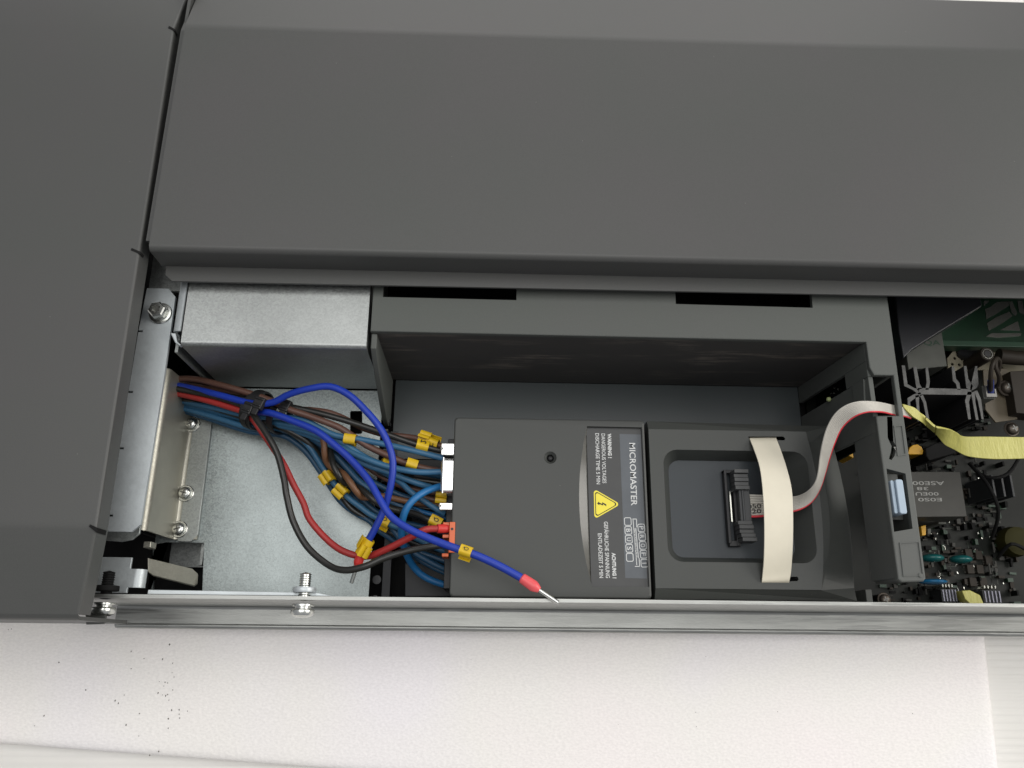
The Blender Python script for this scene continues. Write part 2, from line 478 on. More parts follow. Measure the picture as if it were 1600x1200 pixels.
# narrow strip that carries the left margin of the top down to the lip corner
lm = MB().extr_x([(150.5, 95.5), (150.5, 97), (251, 97), (251, 95.5)], -134.7, -132.62)
lm.extr_x([(251.02, 95.5), (251.02, 97), (289, 85.5), (289, 84)], -134.7, -132.62)
part('side_margin', lm, M['paint'], cp)
fl = MB().prism([(-131, 148.8), (-131, 142.2), (-128.0, 139.5), (432, 140.2), (432, 148.8)], 82.9, 84.22)
part('flange', fl, M['paint'], cp, bevel=.3)
sd = MB().box(-134.6, -133.3, 150.6, 288, 84, 95.3)
part('side_lip', sd, M['paint'], cp)
sc = MB(); rnd = random.Random(9)
for k in range(26):
    x = -124+rnd.gauss(0, 2.6); z = 91.6+rnd.gauss(0, 1.2); L = rnd.uniform(.8, 2.6); a = rnd.gauss(0, .35)
    sc.box(x-L/2, x+L/2, 147.40, 147.46, z, z+rnd.uniform(.06, .16))
part('scuff', sc, plain('worn_primer', (.26, .20, .15), .6), cp, label='pale scuff on the front lip near its left corner')

# left cover: top, sloped near edge, side lip with notches
lc = thing('cover_panel', 'dark grey sheet metal cover at the left frame edge, closed to its front edge', 'metal cover', (-200, 140, 97), 'grey metal covers')
xr = lambda y: -137.6+(250-y)*.0110
t1 = MB()
ys = [300, 250, 200, 144, 90, 40.5, 39.2, 37.8]
def zc(y): return 97 if y > 40 else (96.8 if y > 38.5 else 96.3)
def zc2(y): return 97-(y-252)*.31 if y > 252 else zc(y)
ring = []
for y in [300, 252, 200, 144, 90, 42, 40.2, 38.6]+[30, 20, 10.6]:
    z = zc2(y) if y > 39.5 else 96.7-(38.6-y)*.27
    xe = xr(y) if y > 38 else xr(38)-(38-y)*.175
    rr = []
    rr.append((-330, y, z-1.4)); rr.append((-330, y, z)); rr.append((xe-1.0, y, z))
    for k in range(1, 5):
        a = R(90-90*k/4); rr.append((xe-1.0+1.0*math.cos(a), y, z-1.0+1.0*math.sin(a)))
    rr.append((xe, y, z-8.6)); rr.append((xe-1.3, y, z-8.6)); rr.append((xe-1.3, y, z-2)); rr.append((xe-2, y, z-1.4))
    ring.append(rr)
t1.loft(ring)
part('top_sheet', t1, M['paint'], lc, smooth_deg=40)
xe = xr(38)-(38-10.6)*.175
zf = 96.7-(38.6-10.6)*.27
fp = MB().extr_x([(10.6, zf), (9.4, zf-.8), (8.7, zf-2.2), (8.6, 48), (10, 48), (10, zf-1.5)], -330, xe-.3)
part('front_lip', fp, M['paint'], lc, smooth_deg=60)
tabm = MB().prism([(-148.74, 11.42), (-147.21, 12.13), (-142.99, 12.17), (-140.88, 10.81), (-141.14, 8.07), (-147.88, 7.78)], 64.8, 66)
part('corner_tab', tabm, M['paint'], lc, bevel=.3)
# dark saw cuts at the notches of the lip
nt = MB()
for u, v in ((218, 390),):
    x, y, z = xr(146), 146, 96.9
    nt.prism([(x-3.4, 146.2), (x+.4, 144.6), (x+.6, 145.6), (x-3.2, 147.2)], 94, 97.12)
part('relief_notch', nt, M['void'], lc); nt = MB()
nt.prism([(xr(39)-2.6, 39.6), (xr(39)+.3, 37.6), (xr(39)+.4, 39.2), (xr(39)-2.4, 40.4)], 90, 97.15)
part('relief_notch', nt, M['void'], lc); nt = MB()
nt.prism([(xr(251)-2.6, 252.0), (xr(251)+.3, 250.6), (xr(251)+.4, 251.6), (xr(251)-2.4, 253.2)], 94, 97.12)
part('relief_notch', nt, M['void'], lc)

# galvanised box housing behind the wires
bx = thing('box_housing', 'pale galvanised steel box with a rounded front fold, left of the grey plastic frame', 'metal box', (-86, 128, 23))
bp = sheet_profile([(114.6, 24.5)]+arc2(116.4, 76.2, 1.8, 180, 90, 6)+[(175, 78)], 1.2)
part('box_body', MB().extr_x(bp, -123.3, -49.6), M['zinc'], bx, smooth_deg=50)
part('end_wall', MB().box(-51, -49.75, 115.9, 170, 24.6, 76.7), M['zinc_dull'], bx)
part('side_flange', MB().extr_y([(-128.2, 70), (-127.4, 76.5), (-126.6, 77.4), (-124.4, 77.6), (-124.1, 77), (-125.6, 76.2), (-126.4, 75), (-127, 70)], 120.8, 172), M['zinc_smooth'], bx, smooth_deg=60)
part('side_wall', MB().extr_y([(-128.4, 24.5), (-128.4, 69.9), (-127.2, 69.9), (-127.2, 24.5)], 114.4, 172), M['zinc_dull'], bx)
hk = MB().prism([(-128.81, 120.44), (-126.18, 116.08), (-124.23, 114.75), (-123.54, 115.31), (-125.24, 116.65), (-126.49, 120.22)], 74, 76.4)
part('bend_relief', hk, M['zinc_smooth'], bx, bevel=.4)
part('corner_plate', MB().box(-143, -123.4, 141.5, 172, 68, 70), M['zinc'], bx)

# floor plate with cut-outs
fpz = 23
fo = [(-144, 18.9), (-50.3, 18.9), (-49.2, 114.2), (-144, 114.2)]
h1 = [(-63.84, 103.67), (-63.3, 104.3), (-58.9, 104.37), (-58.27, 103.77), (-57.63, 94.04), (-58.18, 93.43), (-62.53, 93.35), (-63.16, 93.95)]
h2 = [(-144.72, 42.37), (-138.56, 43.55), (-122.84, 43.46), (-121.05, 22.65), (-141.84, 22.43)]
fpth = thing('floor_plate', 'mottled galvanised steel plate under the cable bundle', 'metal plate', (-95, 66, 21.5))
part('plate', MB().plate(fo, [h1, h2], 21.6, 23), M['zinc_floor'], fpth)
part('bent_tab', MB().extr_y([(-142, 8), (-124.8, 8), (-124.0, 8.6), (-124.0, 19), (-125.2, 19), (-125.2, 9.2), (-142, 9.2)], 34.25, 45.01), M['zinc'], fpth, smooth_deg=60)

# angle bracket with three screws
ab = thing('angle_bracket', 'galvanised angle bracket, coloured as warmly lit, with three pan head screws beside the floor plate', 'bracket', (-130, 70, 24))
abp = [(-140, 50), (-139.6, 52), (-138.2, 53)]
sec_ = [(-147, 53)]+arc2(-139.6, 49.8, 3.2, 90, 0, 6)+[(-136.0, 28.4)]+arc2(-134.0, 26.4, 1.6, 180, 270, 3)+[(-125.7, 24.8)]
prof2 = sheet_profile(sec_, 1.2)
part('upright', MB().extr_y(prof2[:], 44.6, 113.4), M['zinc_warm'], ab, smooth_deg=50)
part('foot', MB().prism([(-133.8, 43.6), (-128, 43.6), (-125.4, 46.6), (-125.6, 108), (-133.8, 108)], 23.1, 24.9), M['zinc_dull'], ab, bevel=.25)
part('lower_corner', MB().extr_y([(-139.4, 40), (-139.4, 46), (-136.4, 46), (-136.4, 40)], 38.4, 41), M['zinc_warm'], ab, bevel=.4, smooth_deg=60)

# screw meshes (local, axis +Z, head up, origin under the washer)
def pan_meshes(mt='chrome'):
    w_ = MB().lathe([(.9, 0), (3.6, 0), (3.7, .25), (3.4, .55), (.9, .55)], n=24).mesh('washer', M[mt])
    hd = MB().lathe([(.9, .56), (2.7, .56), (2.85, .9), (2.75, 1.6), (2.35, 2.25), (1.6, 2.65), (.7, 2.8), (.05, 2.83)], n=24).mesh('head', M[mt])
    x = MB()
    for a in (20, 110):
        mt = Matrix.Rotation(R(a), 4, 'Z') @ Matrix.Translation((0, 0, 2.72))
        x.obox(mt, 3.0, .62, .34)
    rc = x.mesh('cross_recess', M['recess'], smooth_deg=0)
    return w_, hd, rc
PAN = pan_meshes()
def screw(parent, mat, meshes=None, names=('washer', 'head', 'cross_recess')):
    """screw = part (head) with washer and recess as sub-parts"""
    meshes = meshes or PAN
    s = inst('screw', meshes[1], parent, mat)
    for nm, me in zip((names[0],)+names[2:], (meshes[0],)+meshes[2:]): sub_inst(nm, me, s)
    return s
for p, a in (((-134.24, 96.11, 25), 10), ((-132.94, 64.58, 25), 55), ((-133.62, 48.86, 25), -5)):
    screw(ab, Matrix.Translation(p) @ Matrix.Rotation(R(a), 4, 'Z'))

# long slotted strip on top, with hex screw
ss = thing('slotted_strip', 'long pale galvanised strip with small edge notches and one hex head screw', 'metal strip', (-136, 90, 73))
so = [(-142.3, 141.2), (-133.4, 141.2), (-130.2, 137.6), (-129.9, 100), (-130.5, 43.9), (-133.5, 41.2), (-142.9, 41.3)]
ny = [73.35, 47.29, 96.25, 122.18]
for y in sorted(ny): so += [(-142.9, y-.5), (-141.2, y-.5), (-141.2, y+.4), (-142.9, y+.4)]
part('strip', MB().plate(so, [], 71.6, 73), M['zinc_smooth'], ss)
part('under_tab', MB().prism([(-147, 38.9), (-140, 38.4), (-136, 39.2), (-133.6, 41.4), (-133.6, 45), (-147, 45)], 64, 65.2), M['zinc_dull'], ss, bevel=.3)
def hex_meshes():
    w_ = MB().lathe([(1, 0), (4.6, 0), (4.7, .3), (4.4, .7), (3.6, .8), (3.5, 1.8), (1, 1.8)], n=28).mesh('washer', M['chrome'])
    h = MB()
    hexp = [(3.5*math.cos(R(60*k+12)), 3.5*math.sin(R(60*k+12))) for k in range(6)]
    h.loft([[(x, y, 1.81) for x, y in hexp], [(x, y, 4.6) for x, y in hexp], [(x*.86, y*.86, 5.2) for x, y in hexp]], cap1=False)
    st = [((1.9 if k % 2 else 1.35)*math.cos(R(30*k)), (1.9 if k % 2 else 1.35)*math.sin(R(30*k))) for k in range(12)]
    ho = [(x*.86, y*.86) for x, y in hexp]
    h.plate(ho, [st], 3.6, 5.2, bottom=False)
    r = MB().prism([(x*1.02, y*1.02) for x, y in st], 3.4, 3.7)
    return w_, h.mesh('head', M['chrome'], smooth_deg=30), r.mesh('star_recess', M['recess'], smooth_deg=0)
HEX = hex_meshes()
screw(ss, Matrix.Translation((-135.11, 129.96, 73)), HEX, ('washer', 'head', 'star_recess'))

# bottom rail: upright web, outward foot, inner doubler, two sideways screws
rl = thing('side_rail', 'long galvanised steel rail along the bottom edge of the unit', 'rail', (40, 14, 35))
rp = sheet_profile([(17.3, 70.2), (17.1, 21.2)]+arc2(15.5, 19.8, 1.6, 0, -90, 4)+[(9.6, 18.2)]+arc2(9.6, 16.4, 1.8, 90, 180, 4)+[(7.8, 9)], -1.3)
part('rail_profile', MB().extr_x(rp, -158, 432), M['zinc_rail'], rl, smooth_deg=50)
part('fold_lip', MB().extr_x([(8.7, 17.3)]+arc2(9.0, 17.2, 1.4, 180, 60, 5)+[(9.8, 18.0)], -157, 432), M['zinc_rail'], rl, smooth_deg=60)
dp = MB().prism([(-127, 18.9), (-127, 20.6), (-64, 20.2), (-57, 18.9)], 40, 66)
part('doubler', dp, M['zinc_smooth'], rl, bevel=.25)
def side_screw_meshes(black_nut):
    w_ = MB().lathe([(1, 0), (4.1, 0), (4.2, .3), (4.1, .8), (3.1, .9), (3.0, 1.7), (1, 1.7)], n=24).mesh('washer', M['chrome'])
    hd = MB().lathe([(1, 1.71), (3.9, 1.71), (4.35, 2.2), (4.4, 3.1), (3.9, 4.1), (2.5, 4.8), (.05, 5.0)], n=24).mesh('head', M['chrome'])
    th = [(1, -1.2)]
    for k in range(12):
        z = -1.4-k*.85; th += [(2.0, z), (2.3, z-.22), (2.0, z-.44)]
    th.append((.05, -11.8))
    tm = MB().lathe([(r, z) for r, z in th[::-1]], n=18).mesh('thread', M['void'] if black_nut else M['chrome'])
    nm = MB().lathe([(2.32, -6.2), (4.2, -6.2), (4.4, -5.9), (4.4, -4.5), (4.2, -4.2), (2.32, -4.2)], n=24).mesh('nut', M['void'] if black_nut else M['zinc_smooth'])
    return w_, hd, tm, nm
ax = Matrix.Rotation(R(90), 4, 'X')        # local Z -> world -Y
for (p, blk) in (((-68.28, 16.1, 67), False), ((-143.17, 18.07, 64), True)):
    mt = Matrix.Translation((p[0], 15.85, p[2])) @ ax
    screw(rl, mt, side_screw_meshes(blk), ('washer', 'head', 'thread', 'nut'))

# latch plate in the lower left corner
la = thing('latch_plate', 'small galvanised latch plate with a rolled edge and bent finger, lower left corner', 'latch', (-140, 25, 48))
lp = [(-153.35, 33.63), (-137.43, 33.57), (-135.37, 19.9), (-151.01, 19.49)]
lz = sheet_profile([(-158, 55)]+[(-137.3, 55)]+arc2(-137.3, 51.5, 3.5, 90, 5, 6), 1.2)
part('rolled_edge', MB().extr_y(lz, 22.09, 29.16), M['zinc_smooth'], la, smooth_deg=60)
part('plate', MB().prism([(-158, 19.91), (-139.4, 19.91), (-139.4, 33.59), (-158, 33.59)], 53.7, 54.9), M['zinc_smooth'], la, bevel=.2)
fg = MB()
fo_ = [(-134.41, 33.93, 52), (-133.88, 33.65, 50), (-124.21, 31.87, 30), (-122.22, 29.95, 28), (-121.98, 25.99, 28), (-123.19, 24.92, 28), (-132.98, 27.33, 48), (-134.01, 28.55, 51)]
fi = [(x-.3, y-.4, z-1.6) for x, y, z in fo_]
fg.loft([fi, fo_])
part('finger', fg, M['zinc_warm'], la, bevel=.3)

# ================================================================== grey plastic holder frame
hf = thing('holder_frame', 'grey moulded plastic frame around the two dark modules', 'plastic frame', (60, 120, 15))
Zt = 78
xo = 165.3
outer = [(-48.4, 150), (-48.4, 122.1), (154.4, 121.6), (154.4, 108.4)]
# slots that are half hidden by the cover flange
s1 = [(-44.43, 148), (-44.29, 137.22), (10.57, 137.04), (10.56, 148)]
s2 = [(76.73, 148), (76.57, 136.81), (133.82, 136.37), (134.17, 148)]
notch = [(154.31, 107.54), (163.27, 107.71), (162.72, 90.7), (154.38, 90.29)]
window = [(155.57, 68.75), (162.89, 66.83), (162.54, 45.48), (155.17, 44.18)]
slit = [(158.71, 89.83), (160.79, 89.87), (159.87, 79.62), (160.86, 77.56), (159.59, 73.93), (158.06, 72.11), (157.11, 72.61), (158.27, 75.45), (158.85, 77.79), (157.78, 81.14)]
# top face: beam + arm
topo = [(-48.4, 150), (-48.4, 122.1), (154.4, 121.6), (154.4, 110.6), (155.9, 107.3), (164.0-.2, 107.3), (163.6, 90.4), (154.3, 90.2), (154.3, 26.6), (155.6, 25.6), (163.9, 25.9), (164.9, 27), (165.3, 62), (166.2, 150)]
hfm = MB().plate(topo, [s1, s2, window, slit], 75.6, Zt, ch=.5)
frame = part('frame', hfm, M['plastic'], hf)
rb = MB()
rb.box(-48.2, 154.6, 122.3, 124.4, 15.2, 75.55)                # back wall of the bay
part('back_wall', rb, M['scuffed'], hf, bevel=.3)
ew = MB()                                                       # left end cheek, rounded lower front
ew.extr_x([(122.2, 75.55), (122.2, 15), (103, 15), (99.2, 17.5), (97.8, 21), (99.0, 30), (112.4, 69), (115.6, 75.55)], -48.3, -45.9)
part('end_cheek', ew, M['plastic'], hf, bevel=.5)
# right wall of the bay, drafted, with a slot
rw = MB()
wy = [105.38, 112.04]
def rwx(z): return 149.3+(z-15)*.0835
for y0, y1, z0, z1 in ((114.2, 122.2, 15, 75.55), (84, 107.4, 15, 75.55), (107.4, 114.2, 58, 75.55)):
    rw.loft([[(rwx(z0), y0, z0), (rwx(z0)+2, y0, z0), (rwx(z0)+2, y1, z0), (rwx(z0), y1, z0)],
             [(rwx(z1), y0, z1), (rwx(z1)+2, y0, z1), (rwx(z1)+2, y1, z1), (rwx(z1), y1, z1)]])
part('right_wall', rw, M['plastic'], hf, bevel=.3)
# arm side walls
aw = MB()
aw.loft([[(153.4, 27.2, 58), (155.4, 27.2, 58), (155.4, 83.8, 58), (153.4, 83.8, 58)], [(154.45, 27, 75.55), (156.4, 27, 75.55), (156.4, 90, 75.55), (154.45, 90, 75.55)]])
aw.box(163.2, 165.0, 27, 62, 52, 75.5); aw.box(163.3, 165.15, 108, 140, 40, 75.5)
aw.box(154.6, 164.5, 26.4, 28, 58, 75.5)
part('arm_wall', aw, M['plastic'], hf, bevel=.4)
# chamfered lower sill of the cable notch
sl = MB().loft([[(152.6, 96.8, 64), (155.0, 96.8, 64), (155.0, 107.2, 64), (152.6, 107.2, 64)], [(153.2, 96.8, 71.8), (155.2, 96.8, 71.8), (155.2, 106.4, 72.6), (153.2, 107.2, 74)]])
part('notch_sill', sl, M['plastic'], hf, bevel=.3)
# raised mouldings on the arm
em = MB()
em.plate([(156.57, 40.09), (164.29, 40.67), (164.11, 28.08), (156.24, 27.52)], [[(156.89, 39.74), (163.87, 40.3), (163.68, 28.42), (156.66, 27.87)]], 77.9, 78.35)
part('moulded_ridge', em, M['plastic'], hf)
em = MB()
em.plate([(160.79, 86.17), (164.45, 86.5), (164.22, 74.26), (160.57, 73.69)], [[(161.23, 85.65), (163.98, 85.96), (163.79, 74.77), (161.16, 74.21)]], 77.9, 78.35)
part('moulded_ridge', em, M['plastic'], hf)
part('moulding_dot', MB().lathe([(.1, 77.9), (.8, 77.9), (.8, 78.4), (.1, 78.5)], Matrix.Translation((*[(-285.38, 353.22)][0], 0)) if False else Matrix.Translation((162.89, 28.06, 0)), 14), M['plastic'], hf)
tr = MB()
tx = MB()
text_on(tx, '4', [(161.3, 75.24)][0], [(161.41, 77.83)][0], 1.7, 78.06)
part('moulded_mark', tx, M['recess'], hf)
# floor of the bay and the dark tray under the wires
part('bay_floor', MB().box(-44.6, 149.2, 84, 122.2, 13.6, 15), M['bay'], hf)
part('bay_floor', MB().box(-34, 149.2, 24, 83.9, 12.6, 14), M['tray'], hf)
ty = MB()
ty.box(-45.8, -42.04, 21, 97, 13, 15.2)
ty.prism([(-36, 36.52), (-35.3, 22.17), (-15.08, 22.38), (-15.53, 36.76)], 13.2, 15.6)
part('tray_floor', ty, M['tray'], hf, bevel=.3)
tz = MB().lathe([(1.5, 15), (1.9, 15), (1.9, 15.8), (1.5, 15.8)], Matrix.Translation((-48.05, 29.16, 0)), 18)
part('tray_boss', tz, M['conn'], hf); tz = MB()
tz.box(-49.04, -47.64, 21.21, 22.57, 14.8, 15.6)
part('tray_hook', tz, M['conn'], hf); tz = MB()
for k in range(9): tz.box(-47.6, -46.2+(k % 3)*.3, 62+k*4.6, 63.4+k*4.6, 15, 24)
part('tray_teeth', tz, M['conn'], hf, stuff=True)
# spring clip in the arm window
cl = MB()
a0, a1, b0, b1 = (156.39, 63.9, 77), (160.99, 64.22, 77), (155.88, 51.17, 77), (160.89, 51.24, 77)
cm = Matrix(((1, 0, 0, 0), (0, 1, 0, 0), (0, 0, 1, 0), (0, 0, 0, 1)))
cxm = [(a0[0], a0[1]), (a1[0], a1[1]), (b1[0], b1[1]), (b0[0], b0[1])]
ccx = sum(p[0] for p in cxm)/4; ccy = sum(p[1] for p in cxm)/4
cl.prism([(ccx+x, ccy+y) for x, y in rrect(-2.2, -.75, -6.5, 6.5, .7)], 66, 78.2)
cl.prism([(ccx+x, ccy+y) for x, y in rrect(-.65, 2.3, -6.7, 6.7, .9)], 66, 79.2)
clip = part('spring_clip', cl, M['clip'], hf, bevel=.5, label='pale blue clip in the window of the arm')
part('window_floor', MB().box(156.6, 163.1, 49.95, 68, 69.6, 71), M['plastic'], hf)
part('end_post', MB().box(158.75, 161.46, 19.4, 25.53, 20, 40), M['plastic'], hf, bevel=.3)

# ================================================================== left module
m1 = thing('control_module', 'dark grey plastic module with warning label, left of the ribbon cable module', 'electronic module', (26, 56, 15))
def arc_pts(p0, p1, bulge, n=14):
    a = Vector(p0); b = Vector(p1); mid = (a+b)/2; d = (b-a); nrm = Vector((-d.y, d.x)).normalized()
    out = []
    for k in range(n+1):
        t = k/n; out.append(tuple(a+d*t+nrm*(bulge*4*t*(1-t))))
    return out
X0, X1, Y0, Y1, ZT = -14.3, 65.9, 19.8, 93.1, 55
chord = [(41.5, 90.1), (42.2, 24.2)]
arcp = arc_pts((41.5, 90.1), (42.2, 24.2), -4.2, 16)          # bulges towards -X
hole = arcp+[(65.0, 24.5), (64.7, 90.0)]
btn = circle(25.95, 76.34, 2.6, 24)
topc = [(X0, Y0), (X1, Y0), (X1, Y1), (X0, Y1)]
b1 = MB().plate(rrect(X0, X1, Y0, Y1, 1.5, 4), [hole, btn], 52.3, ZT, bottom=False, ch=.8)
b1.loft([[(x, y, 52.3) for x, y in rrect(X0, X1, Y0, Y1, 1.5, 4)], [(x, y, 15.1) for x, y in rrect(X0+.6, X1, Y0+.8, Y1-.8, 1.5, 4)]], cap0=False)
b1.v = [(x, y, z) for x, y, z in b1.v]
bm_obj = part('housing', b1, M['module'], m1)
# merge the seam so the rounded edge is continuous
bb = bmesh.new(); bb.from_mesh(bm_obj.data); bmesh.ops.remove_doubles(bb, verts=bb.verts[:], dist=1e-6); bb.to_mesh(bm_obj.data); bb.free()
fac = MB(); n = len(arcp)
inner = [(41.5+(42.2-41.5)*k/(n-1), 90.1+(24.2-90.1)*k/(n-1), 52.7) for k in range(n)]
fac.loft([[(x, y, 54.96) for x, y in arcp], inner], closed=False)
part('scooped_facet', fac, M['facet'], m1, label='crescent facet beside the label, coloured pale for its sheen')
lb = part('label', MB().prism([(41.4, 90.05), (42.1, 24.3), (65.05, 24.4), (64.75, 90.05)], 52.4, 53.35), M['label'], m1)
LZ = 53.37
def lt(u, v): return None
bl = MB().prism([(55.43, 87.41), (64.4, 87.28), (64.53, 27.82), (55.79, 27.97)], 53.3, LZ+.02)
part('title_field', bl, M['label_blue'], lb)
tm = MB()
text_on(tm, 'MICROMASTER', [(59.37, 83.58)][0], [(59.19, 57.05)][0], 2.6, LZ+.06)
part('lettering', tm, M['print'], lb)
tw = MB()
T = lambda s, p, q, h: text_on(tw, s, p, q, h, LZ+.04)
T('WARNING !', [(50.27, 87.46)][0], [(50.24, 76.95)][0], 1.55)
LZ += .03
T('WARNING !', [(50.38, 87.41)][0], [(50.35, 76.9)][0], 1.55)
LZ -= .03
T('DANGEROUS VOLTAGES', [(47.69, 87.42)][0], [(47.67, 66.2)][0], 1.6)
T('DISCHARGE TIME 5 MIN', [(45.11, 87.51)][0], [(45.13, 65.76)][0], 1.6)
T('ACHTUNG !', [(50.56, 37.87)][0], [(50.64, 27.79)][0], 1.55)
LZ += .03
T('ACHTUNG !', [(50.66, 37.83)][0], [(50.74, 27.74)][0], 1.55)
LZ -= .03
T('GEF\u00c4HRLICHE SPANNUNG', [(47.78, 50.33)][0], [(47.95, 27.88)][0], 2.0)
T('ENTLADEZEIT 5 MIN', [(45.17, 45.5)][0], [(45.38, 27.85)][0], 1.6)
part('lettering', tw, M['print'], lb)
# warning triangle: rounded yellow, black border ring, black bolt
def rtri(cx, cy, r, rad, n=6):
    out = []
    for k, a in enumerate((0, 120, 240)):
        px, py = cx+(r-rad*2)*math.cos(R(a)), cy+(r-rad*2)*math.sin(R(a))
        for j in range(n+1):
            b = R(a-60+120*j/n); out.append((px+rad*math.cos(b), py+rad*math.sin(b)))
    return out
tcx, tcy = 47.58, 57.55
def flat(p, z): return MB().add([(x, y, z) for x, y in p], [tuple(range(len(p)))])
tri = part('warning_sign', MB().prism(rtri(tcx, tcy, 7.3, 1.0), LZ-.05, LZ+.03), M['warn'], lb)
ringm = MB().plate(rtri(tcx, tcy, 6.35, .85), [rtri(tcx, tcy, 5.75, .75)], LZ, LZ+.06, bottom=False)
bolt = [(1.9, .7), (.2, -.55), (.35, .15), (-1.5, -.25), (-1.3, -.62), (-2.0, .25), (-.9, .95), (-1.2, .35), (.75, .75), (.55, .0), (1.85, 1.1)]
bolt = [(1.9, -.15), (.15, .75), (.15, .05), (-1.15, .55), (-1.25, 1.05), (-2.1, .1), (-1.1, -.55), (-1.15, -.05), (.55, -.65), (.5, .05), (1.9, -.95)]
ringm.prism([(tcx-.4+x*.95, tcy+y*1.0) for x, y in bolt], LZ, LZ+.06)
part('bolt_symbol', ringm, M['ink'], lb)
# two-row emblem of outlined rounded cells
lg = MB()
def cells(p0, p1, wd, letters):
    a = Vector(p0); b = Vector(p1); d = (b-a)/len(letters); dn = d.normalized(); q = Vector((-dn.y, dn.x))
    for i, ch in enumerate(letters):
        c = a+d*(i+.5); L = d.length*.94
        def tr_(poly): return [tuple(c+dn*px+q*py) for px, py in poly]
        o_ = tr_(rrect(-L/2, L/2, -wd/2, wd/2, .7, 3)); i_ = tr_(rrect(-L/2+.28, L/2-.28, -wd/2+.28, wd/2-.28, .45, 3))
        lg.plate(o_, [i_], LZ, LZ+.06, bottom=False)
        if ch.strip():
            hw = .62 if ch != 'I' else .14
            text_on(lg, ch, tuple(c-dn*hw*1.15-q*wd*.29), tuple(c+dn*hw*1.15-q*wd*.29), wd*.58, LZ+.06)
cells([(62.99, 49.75)][0], [(63.81, 32.08)][0], 3.0, 'PROFI')
cells([(57.57, 52.29)][0], [(57.95, 34.28)][0], 3.0, ' BUS ')
def bar(p0, p1, w_):
    a = Vector(p0); b = Vector(p1); d = (b-a).normalized(); q = Vector((-d.y, d.x))*w_/2
    lg.prism([tuple(a-q), tuple(b-q), tuple(b+q), tuple(a+q)], LZ, LZ+.06)
bar([(59.77, 51.54)][0], [(60.62, 33.05)][0], .28); bar([(60.82, 47.9)][0], [(61.38, 35.84)][0], .28)
bar([(59.51, 51.53)][0], [(61.22, 51.56)][0], .3); bar([(61.22, 51.56)][0], [(61.22, 48.17)][0], .3)
bar([(59.83, 32.54)][0], [(61.77, 32.56)][0], .3); bar([(61.77, 32.56)][0], [(61.67, 35.85)][0], .3)
text_on(lg, 'PROCESS FIELD BUS', [(59.97, 47.63)][0], [(60.38, 36.08)][0], .62, LZ+.06)
part('emblem', lg, M['print'], lb)
# recessed button
bt = MB().lathe([(2.58, 55.02), (2.5, 54.8), (1.6, 54.0), (1.45, 52.0), (.05, 51.8)][::-1], Matrix.Translation((25.95, 76.34, 0)), 28)
bt.f = bt.f[:-1]; bt.fm = bt.fm[:-1]
button = part('button_well', bt, M['module'], m1)
part('indicator', MB().ellipsoid((26.11, 76.53, 52.6), 1.35, 1.35, .9), M['black'], button)
# connector shells sticking out of the left side
for (nm, p) in (('connector_shell', (689, 692, 707, 711)), ('connector_shell', (687, 714, 707, 771)), ('connector_shell', (686, 785, 707, 797))):
    pass
def shell(u0, v0, u1, v1, z, yz): return u0
for y0, y1, x0, z1 in ((78.12, 83.4, -19.94, 49), (61.88, 76.79, -19.76, 50), (55.37, 58.58, -20.04, 46)):
    big = y1-y0 > 8
    sh = MB().box(x0, -13, y0, y1, z1-9, z1)
    o = part('connector_shell', sh, M['tin'], m1, bevel=1.6 if big else .5, seg=3)
    if not big: part('slot', MB().box(x0-.05, x0+1.1, (y0+y1)/2-.35, (y0+y1)/2+.75, z1-1, z1+.03), M['recess'], o)
    else: part('rim', MB().box(x0+.9, x0+1.5, y0-.25, y1+.25, z1-9, z1+.2), M['tin'], o, bevel=.2)
part('port_block', MB().box(-17.5, -13.4, 24, 88, 16, 38), M['black'], m1, bevel=.4)

# orange terminal plug
op = thing('terminal_plug', 'small orange terminal plug where the red and black wires enter the module', 'plug', (-15, 48, 50))
ox0, ox1 = -17.18, -12.69
yy = [49.01, 46.96, 43.38, 41.34]
pb = MB()
pb.box(ox0+2.2, ox1, yy[3]-4.5, yy[0], 54.9, 56.0)
part('plug_plate', pb, M['orange'], op, bevel=.2)
pc = MB()
for y in (yy[0]-1.3, yy[2]-.6, yy[3]-6): pc.box(ox0-.5, ox1-2.4, y, y+1.3, 46, 54.8)
part('cage', pc, M['orange'], op, bevel=.2)
part('plug_body', MB().box(ox0+1.5, ox1-2.5, yy[3]-4.4, yy[0]-.2, 44, 48), M['orange'], op, bevel=.2)
part('screw_hole', MB().prism(circle(ox1-1.2, (yy[0]+yy[2])/2, .55, 12), 55.9, 56.06), M['black'], op)

# ================================================================== right module
m2 = thing('inverter_module', 'dark grey module with a rounded recess and black socket, under the cream strap', 'electronic module', (108, 56, 15))
def ring_T(z, k, inset=0):
    L_, Rr = 67.5, 0
    rarc = arc_pts((134.2, 24.0), (134.6, 89.3), k, 14)
    lft = [(67.5, 89.3), (67.5, 70), (67.5, 45), (67.5, 24.0)]
    return rarc+lft
def ring_O():
    rarc = arc_pts((150.2, 20.2), (147.6, 93.2), -3.0, 14)
    lft = [(67.35, 93.3), (67.35, 70), (67.35, 45), (67.35, 20.0)]
    return rarc+lft
Tn, Tm, On = ring_T(0, -3.2), ring_T(0, -6.7), ring_O()
rec = rrect(73.15, 134.0, 34.4, 80.6, 6, 6)
st1 = [(x, y) for x, y in [(109.76, 86.79), (124.81, 87.04), (125.55, 86.21), (125.2, 85.37), (110.19, 85.4)]]
st2 = [(x, y) for x, y in [(109.86, 28.69), (124.92, 29.1), (125.34, 28.11), (124.74, 27.35), (109.97, 26.94)]]
mm = MB().plate(Tn, [rec, st1, st2], 54.2, 55, bottom=False)
top_z = {0: 0}
skirt = []
ringTz = [(x, y, 55) for x, y in Tn]
ringOz = []
